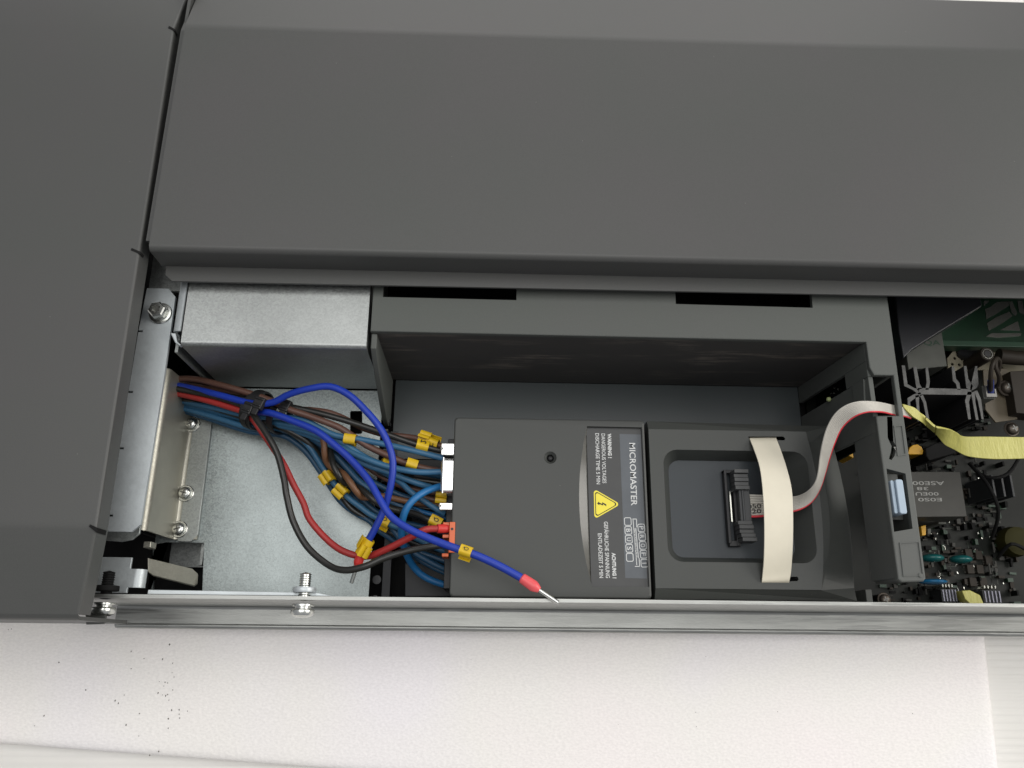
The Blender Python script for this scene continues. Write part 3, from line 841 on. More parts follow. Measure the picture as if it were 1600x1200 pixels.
for i, (x, y) in enumerate(On): ringOz.append((x, y, 47.5 if i < 15 else 53.0))
ringOz[0] = (*On[0], 50); ringOz[14] = (*On[14], 50)
mm.loft([ringTz, [(x, y, 54.2 if i < 15 else 54.98) for i, (x, y) in enumerate(Tm)], ringOz, [(x*1.0-.2 if x > 100 else x, y, 20) for x, y in On]], cap0=False, cap1=False)
h2o = part('housing', mm, M['module'], m2, smooth_deg=4)
bb = bmesh.new(); bb.from_mesh(h2o.data); bmesh.ops.remove_doubles(bb, verts=bb.verts[:], dist=1e-6)
bmesh.ops.recalc_face_normals(bb, faces=bb.faces[:]); bb.to_mesh(h2o.data); bb.free()
h2o.modifiers.clear(); h2o.data.shade_flat()
cen = (103.5, 57.5)
rec2 = rrect(77.09-.2, 128.0, 37.0, 77.8, 4.6, 6)
bw = MB().loft([[(x, y, 54.98) for x, y in rec], [(x*.5+a*.5, y*.5+b*.5, 51.2) for (x, y), (a, b) in zip(rec, rec2)], [(x, y, 47) for x, y in rec2]], cap0=False, cap1=False)
part('recess_wall', bw, M['module'], m2, smooth_deg=60)
part('recess_floor', MB().prism(rec2, 45.5, 47.02), M['panel'], m2)
sk = MB()
SX0, SX1 = 99.57, 104.45
sy0, sy1 = 42.6, 73.32
sk.box(SX0, SX0+1.2, sy0, sy1, 47, 50.5); sk.box(SX0+3.4, SX0+4.6, sy0-1, sy1-1.5, 47, 50.5)
sk.box(SX0, SX0+4.6, sy1-1.4, sy1, 47, 50.2); sk.box(SX0+.4, SX0+5.2, sy0-1.2, sy0+1.2, 47, 50.2)
part('socket', sk, M['black'], m2, bevel=.25)
part('socket_pin', MB().box(SX0+2.0, SX0+2.5, sy0+9, sy1-9, 47, 49.6), M['solder'], m2)

# ================================================================== ribbon cable
rc = thing('ribbon_cable', 'grey flat ribbon cable with a red edge, wrapped in yellow tape at its right end', 'ribbon cable', (125, 60, 47))
pg = MB()
px0 = SX0+4.4
pg.box(px0, px0+4.6, sy0+6.2, sy1-6.2, 47.2, 54.6)
pg.box(px0+1.0, px0+2.0, sy0+7, sy1-7, 54.5, 55.2)
plug = part('plug', pg, M['conn'], rc, bevel=.3)
lv = MB()
lx0 = 102.21
for (ya, yb, dx) in ((63.85, 72.45, 0.), (42.66, 51.19, 1.2)):
    o = MB()
    n_ = 5
    for k in range(n_):
        t0 = ya+(yb-ya)*k/n_; t1 = ya+(yb-ya)*(k+1)/n_
        zz = (56.4, 55.6, 56.0, 55.4, 56.6)[k] if dx == 0. else (56.8, 56.2, 55.3, 56.0, 55.4)[k]
        o.box(lx0+dx*(1-k/5), lx0+6.0+dx*(1-k/5), t0+.04, t1-.04, 49.5, zz)
    part('lever', o, M['connlever'], plug, bevel=.22)
A = [(106.88, 62.49, 53.5), (110.62, 62.41, 53.5), (114.2, 62.23, 54), (119.98, 61.87, 55), (125.32, 61.05, 57), (128.11, 61.41, 61), (129.87, 62.78, 65), (131.32, 65.33, 68), (132.01, 69.34, 70), (132.26, 74.11, 72), (132.68, 79.4, 75), (133.9, 84.92, 78), (136.28, 89.64, 81), (139.87, 92.53, 83), (144.18, 93.88, 84), (149.3, 94.54, 83), (155.89, 95.04, 80), (164.26, 95.47, 74.6), (169.13, 95.46, 72.2), (172.21, 94.23, 71)]
Bp = [(106.61, 52.67, 53.5), (110.06, 52.72, 53.5), (113.64, 52.95, 54), (119.47, 53.66, 55), (125.21, 54.73, 57), (129.22, 56.19, 58), (132.83, 58.95, 59), (135.43, 63.36, 61), (136.95, 68.85, 64), (138.14, 75.12, 68), (139.17, 80.25, 72), (140.62, 84.79, 76), (142.81, 87.55, 79.5), (145.48, 89.12, 82), (148.95, 90.08, 82.5), (152.29, 90.42, 82), (157.38, 91.11, 79), (164.44, 91.16, 74.6), (168.85, 91.65, 72.2), (172.03, 91.24, 71)]
NC = 10
for k in range(NC):
    t = (k+.5)/NC
    path = [Vector(a)*(1-t)+Vector(b)*t for a, b in zip(A, Bp)]
    ws = [(Vector(b)-Vector(a)).length/NC*.49 for a, b in zip(smooth(A, 4), smooth(Bp, 4))]
    part('conductor', MB().tube(path, [min(.62, max(.38, q)) for q in ws], 8, 4), M['ribbon_red'] if k == NC-1 else M['ribbon'], rc, label='red edge conductor' if k == NC-1 else None, smooth_deg=70)
fmv = MB()
fa = [Vector(a)*.97+Vector(b)*.03 for a, b in zip(A, Bp)]; fb = [Vector(a)*.06+Vector(b)*.94 for a, b in zip(A, Bp)]
part('web', MB().band(fa, fb, .2, 4), M['ribbon_web_shade'], rc, smooth_deg=60)
pr = MB()
text_on(pr, '020', [(106.78, 54.14)][0], [(112.91, 54.49)][0], 1.9, 54.30)
text_on(pr, '050', [(107.22, 56.26)][0], [(113.1, 56.6)][0], 1.9, 54.30)
part('lettering', pr, M['ink'], rc)
U = [(168.33, 96.82, 72.6), (170.63, 96.18, 72.6), (173.72, 95.32, 72), (176.8, 92.94, 71.5), (179.33, 90.42, 71), (182.2, 88.44, 70), (185.88, 88.1, 69), (189.57, 87.75, 68), (192.63, 86.71, 67), (194.64, 85.54, 66.4), (198.05, 85.29, 66), (205.05, 85.41, 66), (213.11, 85.41, 66), (232, 85.58, 66), (264.56, 85.99, 66), (364.41, 88.06, 60)]
Lo = [(168.65, 95.33, 72.6), (170.68, 92.92, 72.6), (172.6, 91.37, 72), (178.19, 90, 69), (182.01, 88.97, 66), (185.01, 87.64, 64), (187.1, 85.47, 63), (189.08, 82.63, 63), (192.29, 80.55, 63.4), (195.82, 78.03, 64), (198.8, 76.9, 65), (204.2, 76.09, 66), (211.39, 76.07, 66), (230.22, 76.77, 66), (262.47, 77.01, 66), (361.36, 78.55, 60)]
part('tape_sleeve', MB().band(U, Lo, 1.0, 5), M['tape'], rc, smooth_deg=60, bevel=.25, label='yellow tape wrapping with creases')

# cream strap across the recess
strap = MB().band([(111.93, 87.54, 50), (110.23, 85.33, 55.3), (110.44, 81.03, 58.2), (111.1, 71.79, 62), (110.75, 60.35, 64), (110.19, 48.3, 64), (109.99, 36.36, 61), (110.01, 29.02, 57), (110.12, 26.92, 55.3), (111.85, 26.84, 50)],
                  [(123.62, 88.02, 50), (121.69, 85.52, 55.3), (121.94, 80.12, 58.2), (122.21, 71.97, 62), (122.67, 62.6, 64), (122.15, 52.28, 64), (122.01, 41.27, 61), (121.86, 31.65, 57), (121.24, 27.04, 55.3), (123.14, 26.97, 50)], .55)
solo('retaining_strap', strap, M['cream'], 'cream strap arched over the ribbon cable plug', 'strap', (112, 57, 55), bevel=.12)

# ================================================================== wires
def wire(label, mat, r, pts, group='wires of the cable bundle', cat='wire', n=10):
    mid = pts[len(pts)//2]
    t = thing('wire', label, cat, mid, group)
    part('insulation', MB().tube(pts, r, n, 5), mat, t, smooth_deg=80)
    return t
def marker_mesh():
    half = [(-2.15, 0), (-2.15, 1.2), (-1.75, 1.75), (-.9, 2.05), (.2, 2.05), (1.05, 1.75), (1.6, 1.15), (2.05, .55), (2.6, .45), (3.0, .9), (3.05, 1.6), (2.7, 2.15)]
    line = [(x, -y) for x, y in half[:0:-1]]+half
    n = len(line); th = .38; inn = []
    for i in range(n):
        p, q_ = Vector(line[max(i-1, 0)]), Vector(line[min(i+1, n-1)])
        d = (q_-p).normalized(); inn.append((line[i][0]+d.y*th, line[i][1]-d.x*th))
    L = 4.7; mb = MB()
    poly = list(line)+inn[::-1]
    mb.loft([[(x, y, -L/2) for x, y in line], [(x, y, L/2) for x, y in line]], closed=False)
    mb.loft([[(x, y, -L/2) for x, y in inn], [(x, y, L/2) for x, y in inn]], closed=False)
    for z in (-L/2, L/2):
        mb.loft([[(x, y, z) for x, y in line], [(x, y, z) for x, y in inn]], closed=False)
    for i in (0, n-1):
        mb.add([(*line[i], -L/2), (*line[i], L/2), (*inn[i], L/2), (*inn[i], -L/2)], [(0, 1, 2, 3)])
    return mb.mesh('marker', M['marker'], smooth_deg=45)
MK = marker_mesh()
def char_mesh(ch):
    mb = MB(); vs, fs = text_pts(ch)
    mb.add([(-2.62, (x-.5)*1.5, (y-.5)*2.2) for x, y in vs], fs)
    return mb.mesh('character', M['ink'], smooth_deg=0)
CH = {c: char_mesh(c) for c in '2CQ'}
def marker(parent, p, d, roll=0, ch='2', flip=1, sc=1.0):
    d = Vector(d)
    mt = Matrix.Translation(p) @ rot_to(d, (0, 0, 1)) @ Matrix.Rotation(R(roll), 4, 'Z') @ Matrix.Scale(sc, 4)
    o = inst('marker', MK, parent, mt)
    if ch: sub_inst('character', CH[ch], o)
    return o
def ferrule(parent, p0, p1, p2, mat, pinmat, r=1.75):
    p0, p1, p2 = Vector(p0), Vector(p1), Vector(p2)
    d = (p1-p0); L = d.length
    part('ferrule_sleeve', MB().lathe([(r*.8, -.4), (r, 0), (r*1.12, L*.65), (r*.95, L*.8), (r*.55, L), (.3, L)], Matrix.Translation(p0) @ rot_to(d), 16), mat, parent)
    d2 = p2-p1; L2 = d2.length
    part('ferrule_pin', MB().lathe([(.3, -.3), (.82, -.2), (.78, L2-.2), (.62, L2)], Matrix.Translation(p1) @ rot_to(d2), 12), pinmat, parent)

g = 'wires in the cable bundle'
# --- the four loose ones on top
w1 = wire('bright blue wire looping high over the bundle, its red ferrule pointing down', M['w_blue'], 1.45, [(-143.63, 110.84, 40), (-129.62, 107.47, 43), (-115.45, 103.27, 47), (-101.05, 98.87, 51), (-91.36, 98.42, 54), (-83.47, 100.99, 58), (-74.01, 102.41, 62), (-65.51, 102.75, 64), (-57.47, 99, 65), (-50.54, 92.83, 65), (-44.41, 85.92, 65), (-40.54, 79.3, 64), (-38.51, 73.21, 63), (-38.19, 67.66, 62), (-39.2, 61.02, 60), (-41.22, 54.27, 57), (-44.15, 47.6, 55), (-47.15, 42.2, 53), (-48.88, 38.99, 52)])
marker(w1, (-49.6, 38.22, 52), Vector((-47.15, 42.2, 53))-Vector((-50.86, 35.78, 51)), 35, None)
marker(w1, (-48.1, 39.96, 52.5), Vector((-47.15, 42.2, 53))-Vector((-50.86, 35.78, 51)), -70, None)
ferrule(w1, (-50.16, 36.81, 51), (-52.07, 31.37, 49.5), (-53.92, 25.2, 48), M['ferrule_red'], M['zinc_dull'])
w2 = wire('bright blue wire crossing the left module, with a pink ferrule on its free end', M['w_blue'], 1.5, [(-146.21, 110.67, 33), (-124.5, 103.85, 36), (-105.29, 97.73, 42), (-96.91, 95.56, 49), (-91.44, 94.22, 52), (-81.8, 90.48, 54), (-71.16, 85.7, 56), (-62.58, 79.32, 57), (-54.88, 72.5, 58), (-47.6, 64.28, 60), (-41.97, 55.46, 62), (-37.48, 49.53, 63), (-30.04, 44.58, 65), (-21.04, 40.48, 67), (-12.22, 37.18, 69), (-3.57, 34.28, 70), (5, 30.45, 71), (13.47, 25.97, 72)])
marker(w2, (-7.77, 35.73, 69.5), Vector((-3.57, 34.28, 70))-Vector((-12.22, 37.18, 69)), 160, 'Q', sc=1.0)
ferrule(w2, (13.71, 25.85, 72), (20.18, 21.56, 72.5), (27.32, 17, 72.6), M['ferrule_pink'], M['chrome'], 1.95)
w3 = wire('black wire sagging in a long curve to the orange plug', M['w_black'], 1.35, [(-142.14, 108.76, 41), (-120.24, 103.8, 45), (-103.36, 97.72, 49), (-97.89, 91.87, 52), (-91.16, 83.14, 54), (-86.76, 75.87, 54), (-83.15, 65.48, 54), (-81.49, 58.91, 54), (-78.22, 48.99, 53), (-71.69, 38.85, 53), (-62.61, 31.72, 55), (-55.4, 29.3, 58), (-47.23, 30.67, 60), (-39.96, 33.95, 60), (-30.3, 37.26, 58), (-20.46, 39.49, 55), (-12.45, 40.84, 51)])
w4 = wire('red wire sagging beside the black one to the orange plug', M['w_red'], 1.4, [(-142.67, 107.33, 39), (-126.67, 103.45, 42), (-112.82, 99.02, 45), (-102.79, 94.89, 47), (-96.29, 87.35, 46), (-90.44, 79.93, 47), (-85.5, 73.12, 47), (-81.28, 65.49, 46), (-76.55, 57.66, 45), (-73.31, 50.79, 45), (-65.28, 42.49, 45), (-57.97, 37.79, 46), (-49.37, 35.85, 47), (-41.36, 38.05, 50), (-30.91, 42.79, 54), (-24.73, 45.66, 56), (-19.69, 46.38, 55), (-13.59, 46.74, 53)])
part('ferrule_sleeve', MB().lathe([(1.3, 0), (1.85, .1), (1.85, 4.0), (1.5, 5.2), (.4, 5.4)], Matrix.Translation((-19.94, 46.37, 55)) @ rot_to(Vector((-14.11, 46.73, 53))-Vector((-19.94, 46.37, 55))), 16), M['ferrule_red'], w4)
# --- brown and black pair to the upper connector
b1w = wire('brown wire with one yellow marker, running straight to the tall silver connector', M['w_brown'], 1.42, [(-143.8, 112.02, 40), (-130.57, 112.2, 42), (-114.94, 107.95, 46), (-100.15, 103.24, 48), (-91.39, 99.93, 49), (-84.6, 96.62, 50), (-77.09, 94.21, 50), (-70.13, 91.79, 50), (-63.37, 89.36, 49), (-57.33, 85.8, 48), (-50.99, 81.96, 47), (-44.17, 78.97, 46), (-35.97, 75.71, 45), (-27.81, 73.56, 44), (-19.11, 72.25, 43)])
marker(b1w, (-32.09, 74.83, 45.5), Vector((-27.81, 73.56, 44))-Vector((-35.97, 75.71, 45)), 170, None)
b2w = wire('black wire with a yellow marker ending at the topmost silver connector', M['w_black'], 1.3, [(-144.37, 111.54, 36), (-122.15, 106.5, 40), (-100.79, 101.84, 45), (-89.12, 99.71, 47), (-84.15, 98.06, 49), (-71.76, 95.15, 50), (-60.71, 92.23, 50), (-49.82, 89.03, 49), (-38.89, 85.55, 48), (-30.72, 83.13, 47), (-23.92, 81.53, 46), (-19.31, 80.72, 45)])
marker(b2w, (-27.97, 82.34, 47), Vector((-23.92, 81.53, 46))-Vector((-30.72, 83.13, 47)), 150, '2', sc=1.1)
b3w = wire('dark brown wire bowed behind the black one with two yellow markers side by side', M['w_brown'], 1.3, [(-145.78, 113.71, 33), (-120.21, 108.36, 38), (-95.81, 101.96, 43), (-84.24, 98.96, 44), (-75.69, 97.96, 45), (-68.73, 96.93, 45), (-61.84, 94.46, 44), (-54.87, 91.12, 43), (-45.18, 88.41, 42), (-36.85, 87.69, 42), (-29.81, 86.41, 43), (-19.43, 82.93, 44)])
marker(b3w, (-27.5, 85.62, 44), Vector((-19.43, 82.93, 44))-Vector((-29.81, 86.41, 43)), -40, None, sc=1.05)
marker(b3w, (-23.85, 84.43, 44.5), Vector((-19.43, 82.93, 44))-Vector((-29.81, 86.41, 43)), -150, 'C', sc=1.1)
# --- steel blue wires
lA = wire('pale blue wire with a yellow marker, uppermost of the blue ones at the connector', M['w_lblue'], 1.3, [(-143.97, 106.21, 32), (-122.07, 100.64, 38), (-103.4, 95.45, 43), (-91.56, 94.24, 46), (-83.66, 93.81, 47), (-77.3, 91.94, 48), (-71.65, 89.21, 48), (-66.03, 86.5, 48), (-61.09, 85.46, 48), (-55.09, 84.72, 48), (-44.15, 82.66, 48), (-33.22, 80.34, 48), (-19.15, 77.42, 46)])
marker(lA, (-58.6, 84.66, 48), Vector((-55.09, 84.72, 48))-Vector((-61.09, 85.46, 48)), 185, None, sc=1.05)
lB = wire('pale blue wire ending behind the bright blue loop with a yellow marker', M['w_lblue'], 1.25, [(-144.7, 106.21, 30), (-122.98, 100.33, 35), (-101.38, 94.89, 40), (-80.97, 90.68, 43), (-67.91, 86.4, 45), (-59.25, 81.79, 46), (-53.76, 78.49, 45), (-48.45, 76.25, 43), (-43.46, 75.37, 41), (-36.56, 74.17, 38), (-20.09, 71.87, 34)])
marker(lB, (-43.75, 75.65, 41), Vector((-43.46, 75.37, 41))-Vector((-48.45, 76.25, 43)), 0, None, sc=.9)
lC = wire('pale blue wire reaching the middle of the tall silver connector', M['w_lblue'], 1.3, [(-144.62, 105.61, 30), (-123.26, 100.03, 34), (-101.59, 94.3, 39), (-81.1, 89.8, 42), (-67.98, 84.96, 44), (-60.53, 80.66, 46), (-54.77, 77.73, 47), (-47.73, 74.86, 48), (-40.9, 72.77, 48), (-32.79, 71.25, 48), (-26.14, 71.02, 47), (-18.94, 71.61, 46)])
lD = wire('pale blue wire slipping under the curved mid blue wire', M['w_lblue'], 1.3, [(-144.94, 105.31, 29), (-123.54, 99.72, 33), (-102.11, 94.26, 37), (-81.47, 89.18, 40), (-66.81, 82.93, 42), (-59.5, 78.59, 43), (-50.92, 74.32, 44), (-42.64, 71.68, 44), (-35.84, 69.23, 43), (-29.04, 67.05, 42), (-24.51, 66.12, 40), (-18.32, 64.84, 37)])
lE = wire('short pale blue wire crossing behind the curved mid blue wire', M['w_lblue'], 1.25, [(-56.31, 78.89, 37), (-44.62, 72.43, 39), (-37.32, 67.95, 41), (-32.96, 63.97, 42), (-27.39, 60.23, 42), (-20.81, 56.14, 41), (-18.11, 54.71, 40)])
cF = wire('mid blue wire curling around from the tall connector to the module foot', M['w_cyan'], 1.5, [(-16.79, 66.68, 42), (-19.86, 65.5, 45), (-25.65, 62.49, 49), (-30.1, 58.86, 51), (-33.05, 54.86, 51), (-34.61, 50.69, 49), (-35.28, 46.01, 45), (-34.76, 41.91, 40), (-33.41, 37.74, 35), (-30.85, 33.64, 31), (-27.05, 30.13, 29), (-21.56, 27.61, 28), (-14.44, 25.63, 27)])
# --- darker blues low in the bundle
gl = 'steel blue wires at the lower edge of the bundle'
G_ = wire('blue wire on the lower edge of the bundle with two yellow markers in a row', M['w_lblue'], 1.3, [(-143.8, 103.82, 30), (-122.97, 97.67, 34), (-104.64, 91.89, 37), (-90.43, 91.28, 38), (-82.93, 88.24, 38), (-77.72, 83.4, 37), (-74.81, 79.4, 36), (-70.74, 73.51, 36), (-67.36, 69.06, 36), (-63.79, 65.49, 36), (-59.12, 61.39, 36), (-54.53, 58.15, 36), (-49.96, 54.92, 36), (-45.19, 52.53, 36), (-40.99, 50.41, 36), (-36.94, 48.98, 35), (-31.53, 46.06, 33), (-23.31, 42.35, 31), (-14.75, 39.04, 30)])
marker(G_, (-68.74, 70.34, 36.5), Vector((-67.36, 69.06, 36))-Vector((-70.74, 73.51, 36)), 25, None, sc=1.05)
marker(G_, (-62.55, 64.57, 36.5), Vector((-59.12, 61.39, 36))-Vector((-63.79, 65.49, 36)), 20, None, sc=1.1)
marker(G_, (-43.66, 51.58, 37), Vector((-40.99, 50.41, 36))-Vector((-45.19, 52.53, 36)), 160, 'Q', sc=1.1)
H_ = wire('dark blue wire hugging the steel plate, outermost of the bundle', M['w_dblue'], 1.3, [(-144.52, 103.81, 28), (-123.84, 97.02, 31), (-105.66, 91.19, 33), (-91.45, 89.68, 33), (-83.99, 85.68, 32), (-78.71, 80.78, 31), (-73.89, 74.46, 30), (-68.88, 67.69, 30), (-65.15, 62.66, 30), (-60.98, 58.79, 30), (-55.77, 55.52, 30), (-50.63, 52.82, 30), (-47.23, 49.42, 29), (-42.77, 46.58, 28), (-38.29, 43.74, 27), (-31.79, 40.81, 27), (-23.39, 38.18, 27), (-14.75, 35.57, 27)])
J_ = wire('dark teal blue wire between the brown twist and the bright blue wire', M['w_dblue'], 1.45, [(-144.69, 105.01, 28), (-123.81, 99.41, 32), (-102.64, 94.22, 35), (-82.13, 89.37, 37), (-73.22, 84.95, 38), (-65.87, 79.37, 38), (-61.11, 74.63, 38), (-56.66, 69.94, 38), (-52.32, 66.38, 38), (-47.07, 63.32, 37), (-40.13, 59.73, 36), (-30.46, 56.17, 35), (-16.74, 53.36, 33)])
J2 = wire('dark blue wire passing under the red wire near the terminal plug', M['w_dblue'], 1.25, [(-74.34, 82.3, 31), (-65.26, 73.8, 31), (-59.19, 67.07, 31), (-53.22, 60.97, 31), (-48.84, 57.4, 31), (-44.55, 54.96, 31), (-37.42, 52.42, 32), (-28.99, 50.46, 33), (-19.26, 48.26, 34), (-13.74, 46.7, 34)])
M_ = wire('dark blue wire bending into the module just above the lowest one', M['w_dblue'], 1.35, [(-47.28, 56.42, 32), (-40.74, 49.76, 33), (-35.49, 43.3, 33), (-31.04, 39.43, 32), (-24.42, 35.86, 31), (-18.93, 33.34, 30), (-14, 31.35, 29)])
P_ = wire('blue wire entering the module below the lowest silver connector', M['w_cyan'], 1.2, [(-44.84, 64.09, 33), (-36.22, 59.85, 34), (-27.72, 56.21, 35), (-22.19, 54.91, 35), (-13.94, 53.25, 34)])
# --- twisted brown / black
K_ = wire('light brown wire twisted round a black one on the steel plate', M['w_tan'], 1.35, [(-145.54, 112.26, 30), (-121.09, 105.42, 34), (-96.62, 97.58, 38), (-81.75, 92.34, 40), (-73.32, 88.79, 42), (-70.55, 84.03, 43), (-70.12, 79.78, 42), (-69.3, 76.26, 39), (-66.43, 73.64, 37), (-62.03, 71.46, 41), (-58.45, 67.51, 43), (-55.64, 63.64, 42), (-53.23, 61.49, 39), (-49.57, 61.72, 38), (-45.25, 62.33, 38), (-40.84, 61.57, 38), (-33.13, 60.03, 38), (-25.52, 59.21, 37), (-16.79, 58.95, 36)])
L_ = wire('black wire twisted round the light brown one on the steel plate', M['w_black'], 1.35, [(-145.45, 111.65, 30), (-120.95, 104.23, 34), (-96.44, 95.83, 38), (-78.71, 89.22, 40), (-71.74, 86.16, 39), (-68.45, 81.69, 40), (-66.04, 75.14, 43), (-63.52, 70.47, 43), (-61.09, 67.52, 40), (-58.09, 66.85, 38), (-54.14, 65.14, 40), (-50.13, 61.81, 42), (-46.73, 59.14, 42), (-43.1, 57.36, 40), (-35.63, 55.61, 38), (-27.47, 53.7, 37), (-19.28, 51.78, 36), (-14.36, 50.36, 35)])
Q_ = wire('black wire carrying a yellow marker just above the red ferrule', M['w_black'], 1.2, [(-48.66, 62.83, 35), (-42.69, 58.42, 37), (-35.56, 56, 39), (-29.9, 54.4, 41), (-24.28, 51.74, 43), (-18.84, 49.15, 43), (-14.03, 47.75, 42)])
marker(Q_, (-21.28, 50.9, 43.5), Vector((-18.84, 49.15, 43))-Vector((-24.28, 51.74, 43)), 170, 'Q', sc=1.1)
R_ = wire('brown wire lowest among those under the tall connector, with a dull yellow marker', M['w_brown'], 1.25, [(-48.28, 73.28, 32), (-39.43, 68.47, 34), (-30.72, 63.74, 36), (-24.51, 61.43, 37), (-16.31, 61.16, 36)])
marker(R_, (-19.5, 62.24, 39), (1, -.1, 0), 20, None)
S_ = wire('black wire glimpsed between the blue ones beside the tall connector', M['w_black'], 1.25, [(-56.72, 78.43, 34), (-44.81, 71.72, 37), (-33.5, 69.8, 39), (-19.77, 68.25, 38)])
T_ = wire('black wire under the brown one at the left of the first cable tie', M['w_black'], 1.4, [(-144.85, 107.09, 33), (-128.59, 102.89, 36), (-115.96, 98.7, 39), (-103.29, 94.58, 41), (-89.96, 91.33, 40), (-78.82, 85.72, 38), (-73.55, 79.6, 34), (-67.6, 70.15, 32), (-60.02, 59.19, 31), (-52.94, 54.45, 30), (-44.49, 49.73, 29), (-33.17, 44.38, 29), (-16.52, 40.33, 28)])

# more of the bundle lying deeper on the plate
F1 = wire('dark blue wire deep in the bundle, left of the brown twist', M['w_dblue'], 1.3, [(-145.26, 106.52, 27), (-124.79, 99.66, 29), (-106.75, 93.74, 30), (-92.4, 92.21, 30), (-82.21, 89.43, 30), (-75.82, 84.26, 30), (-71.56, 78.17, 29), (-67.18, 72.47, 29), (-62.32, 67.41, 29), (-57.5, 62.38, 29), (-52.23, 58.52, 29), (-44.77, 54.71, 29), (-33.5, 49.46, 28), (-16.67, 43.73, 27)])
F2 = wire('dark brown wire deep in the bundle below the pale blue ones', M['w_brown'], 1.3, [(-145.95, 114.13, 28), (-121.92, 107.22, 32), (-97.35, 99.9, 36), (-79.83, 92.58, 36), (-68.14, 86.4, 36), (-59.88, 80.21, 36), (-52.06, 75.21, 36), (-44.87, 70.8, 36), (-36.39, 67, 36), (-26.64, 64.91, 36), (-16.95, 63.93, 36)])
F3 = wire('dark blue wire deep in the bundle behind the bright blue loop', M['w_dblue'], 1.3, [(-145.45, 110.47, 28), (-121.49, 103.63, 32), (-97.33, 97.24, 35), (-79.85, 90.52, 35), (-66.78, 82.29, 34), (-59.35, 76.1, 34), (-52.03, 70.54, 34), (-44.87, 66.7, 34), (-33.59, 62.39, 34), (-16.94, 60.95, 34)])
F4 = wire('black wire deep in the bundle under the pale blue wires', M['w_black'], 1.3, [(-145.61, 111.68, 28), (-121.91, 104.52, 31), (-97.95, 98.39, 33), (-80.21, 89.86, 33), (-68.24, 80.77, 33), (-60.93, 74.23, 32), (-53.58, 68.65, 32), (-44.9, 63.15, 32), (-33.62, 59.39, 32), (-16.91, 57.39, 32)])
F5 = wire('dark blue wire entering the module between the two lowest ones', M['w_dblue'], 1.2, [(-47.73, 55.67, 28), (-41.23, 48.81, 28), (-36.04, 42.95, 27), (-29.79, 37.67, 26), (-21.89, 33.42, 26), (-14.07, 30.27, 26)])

# cable ties
def tie(label, c, d, rx_, ry_, wd, loc, head_at):
    t = thing('cable_tie', label, 'cable tie', loc, 'black cable ties on the bundle')
    mt = Matrix.Translation(c) @ rot_to(d, (0, 0, 1))
    n = 28; rings = []
    poly = []
    for q in (0, 1):
        k_ = 1.0 if q == 0 else 1.0
    o = [(rx_*math.cos(2*math.pi*k/n), ry_*math.sin(2*math.pi*k/n)) for k in range(n)]
    i_ = [((rx_-.8)*math.cos(2*math.pi*k/n), (ry_-.8)*math.sin(2*math.pi*k/n)) for k in range(n)]
    mb = MB()
    for a, b in ((o, -wd/2), (o, wd/2)): pass
    ring = lambda p, z: [tuple(mt @ Vector((x, y, z))) for x, y in p]
    mb.loft([ring(i_, -wd/2), ring(o, -wd/2), ring(o, wd/2), ring(i_, wd/2), ring(i_, -wd/2)], cap0=False, cap1=False)
    part('band', mb, M['black'], t, bevel=.15)
    hb = MB()
    hm = Matrix.Translation(head_at) @ rot_to(d, (0, 0, 1))
    hb.obox(hm, 2.6, 5.2, 4.6); 
    hb.obox(hm @ Matrix.Translation((1.2, 1.2, 0)), 1.6, 1.0, 4.2)
    hb.obox(hm @ Matrix.Translation((1.2, -1.6, 0)), 1.4, .9, 4.2)
    part('head', hb, M['black'], t, bevel=.5)
    tl = MB().obox(hm @ Matrix.Translation((.4, 3.8, .2)), 1.0, 3.0, 2.6)
    part('tail', tl, M['black'], t, bevel=.2)
    return t
dvec = Vector((-92.75, 95.07, 47))-Vector((-104.96, 99.75, 44))
tie('black cable tie nearest the left strip, cinched round the whole bundle', (-100.12, 98.4, 42), dvec, 9.6, 8.8, 3.6, (-100.12, 98.4, 42), (-96.53, 97.89, 54.5))
tie('second black cable tie head just right of the first, on the bright blue wires', (-101.74, 98.08, 42), dvec, 9.2, 8.2, 3.0, (-103.46, 98.63, 42), (-101.12, 95.86, 53.5))
tie('black cable tie with its lock showing where the brown wire leaves the bundle', (-91.24, 95.94, 40), dvec, 8.2, 7.4, 3.0, (-91.24, 95.94, 40), (-86.65, 98.29, 50))

# ================================================================== circuit board compartment on the right
cb = thing('circuit_board', 'crowded dark circuit board in the open right compartment', 'circuit board', (200, 80, 8))
part('board', MB().box(155.6, 420, 20.6, 262, 6.6, 8.2), M['pcb_dark'], cb)
# raised green board at the back
part('upper_board', MB().box(172, 410, 139.6, 215, 34.6, 36), M['pcb'], cb, bevel=.15, label='green board with bright solder stripes')
part('board_rim', MB().box(172, 410, 136.56, 139.6-.1, 30, 37.4), plain('pale_green_edge', (.025, .06, .036), .4), cb, bevel=.4)
stp = MB()
for poly in ([(235.21, 160.53), (238.02, 160.6), (235.42, 158.21), (234.74, 157.87)], [(235.07, 156.22), (237.74, 157.27), (241.33, 160.01), (247.33, 160.47), (246.9, 158.14), (239.89, 153.69), (234.76, 150.95)], [(234.73, 148.98), (239.59, 152.04), (246.66, 155.16), (247.78, 152.87), (242.15, 149.14), (234.96, 145.08)], [(240.26, 145.52), (249.77, 150.29), (250.08, 145.4)]):
    stp.prism(poly, 36, 36.14)
for poly in ([(247.27, 160.14), (248.89, 160.51), (250.2, 154.24), (249.02, 152.9), (247.53, 154.84)], [(251.46, 160.9), (253.96, 160.96), (253.5, 153.66), (251.26, 154.93)], [(235.96, 143.81), (250.14, 144.11), (249.58, 142.8), (238.93, 141.61), (232.9, 142.12)]):
    stp.prism(poly, 36, 36.3)
part('solder_stripe', stp, M['solder'], cb, stuff=True)
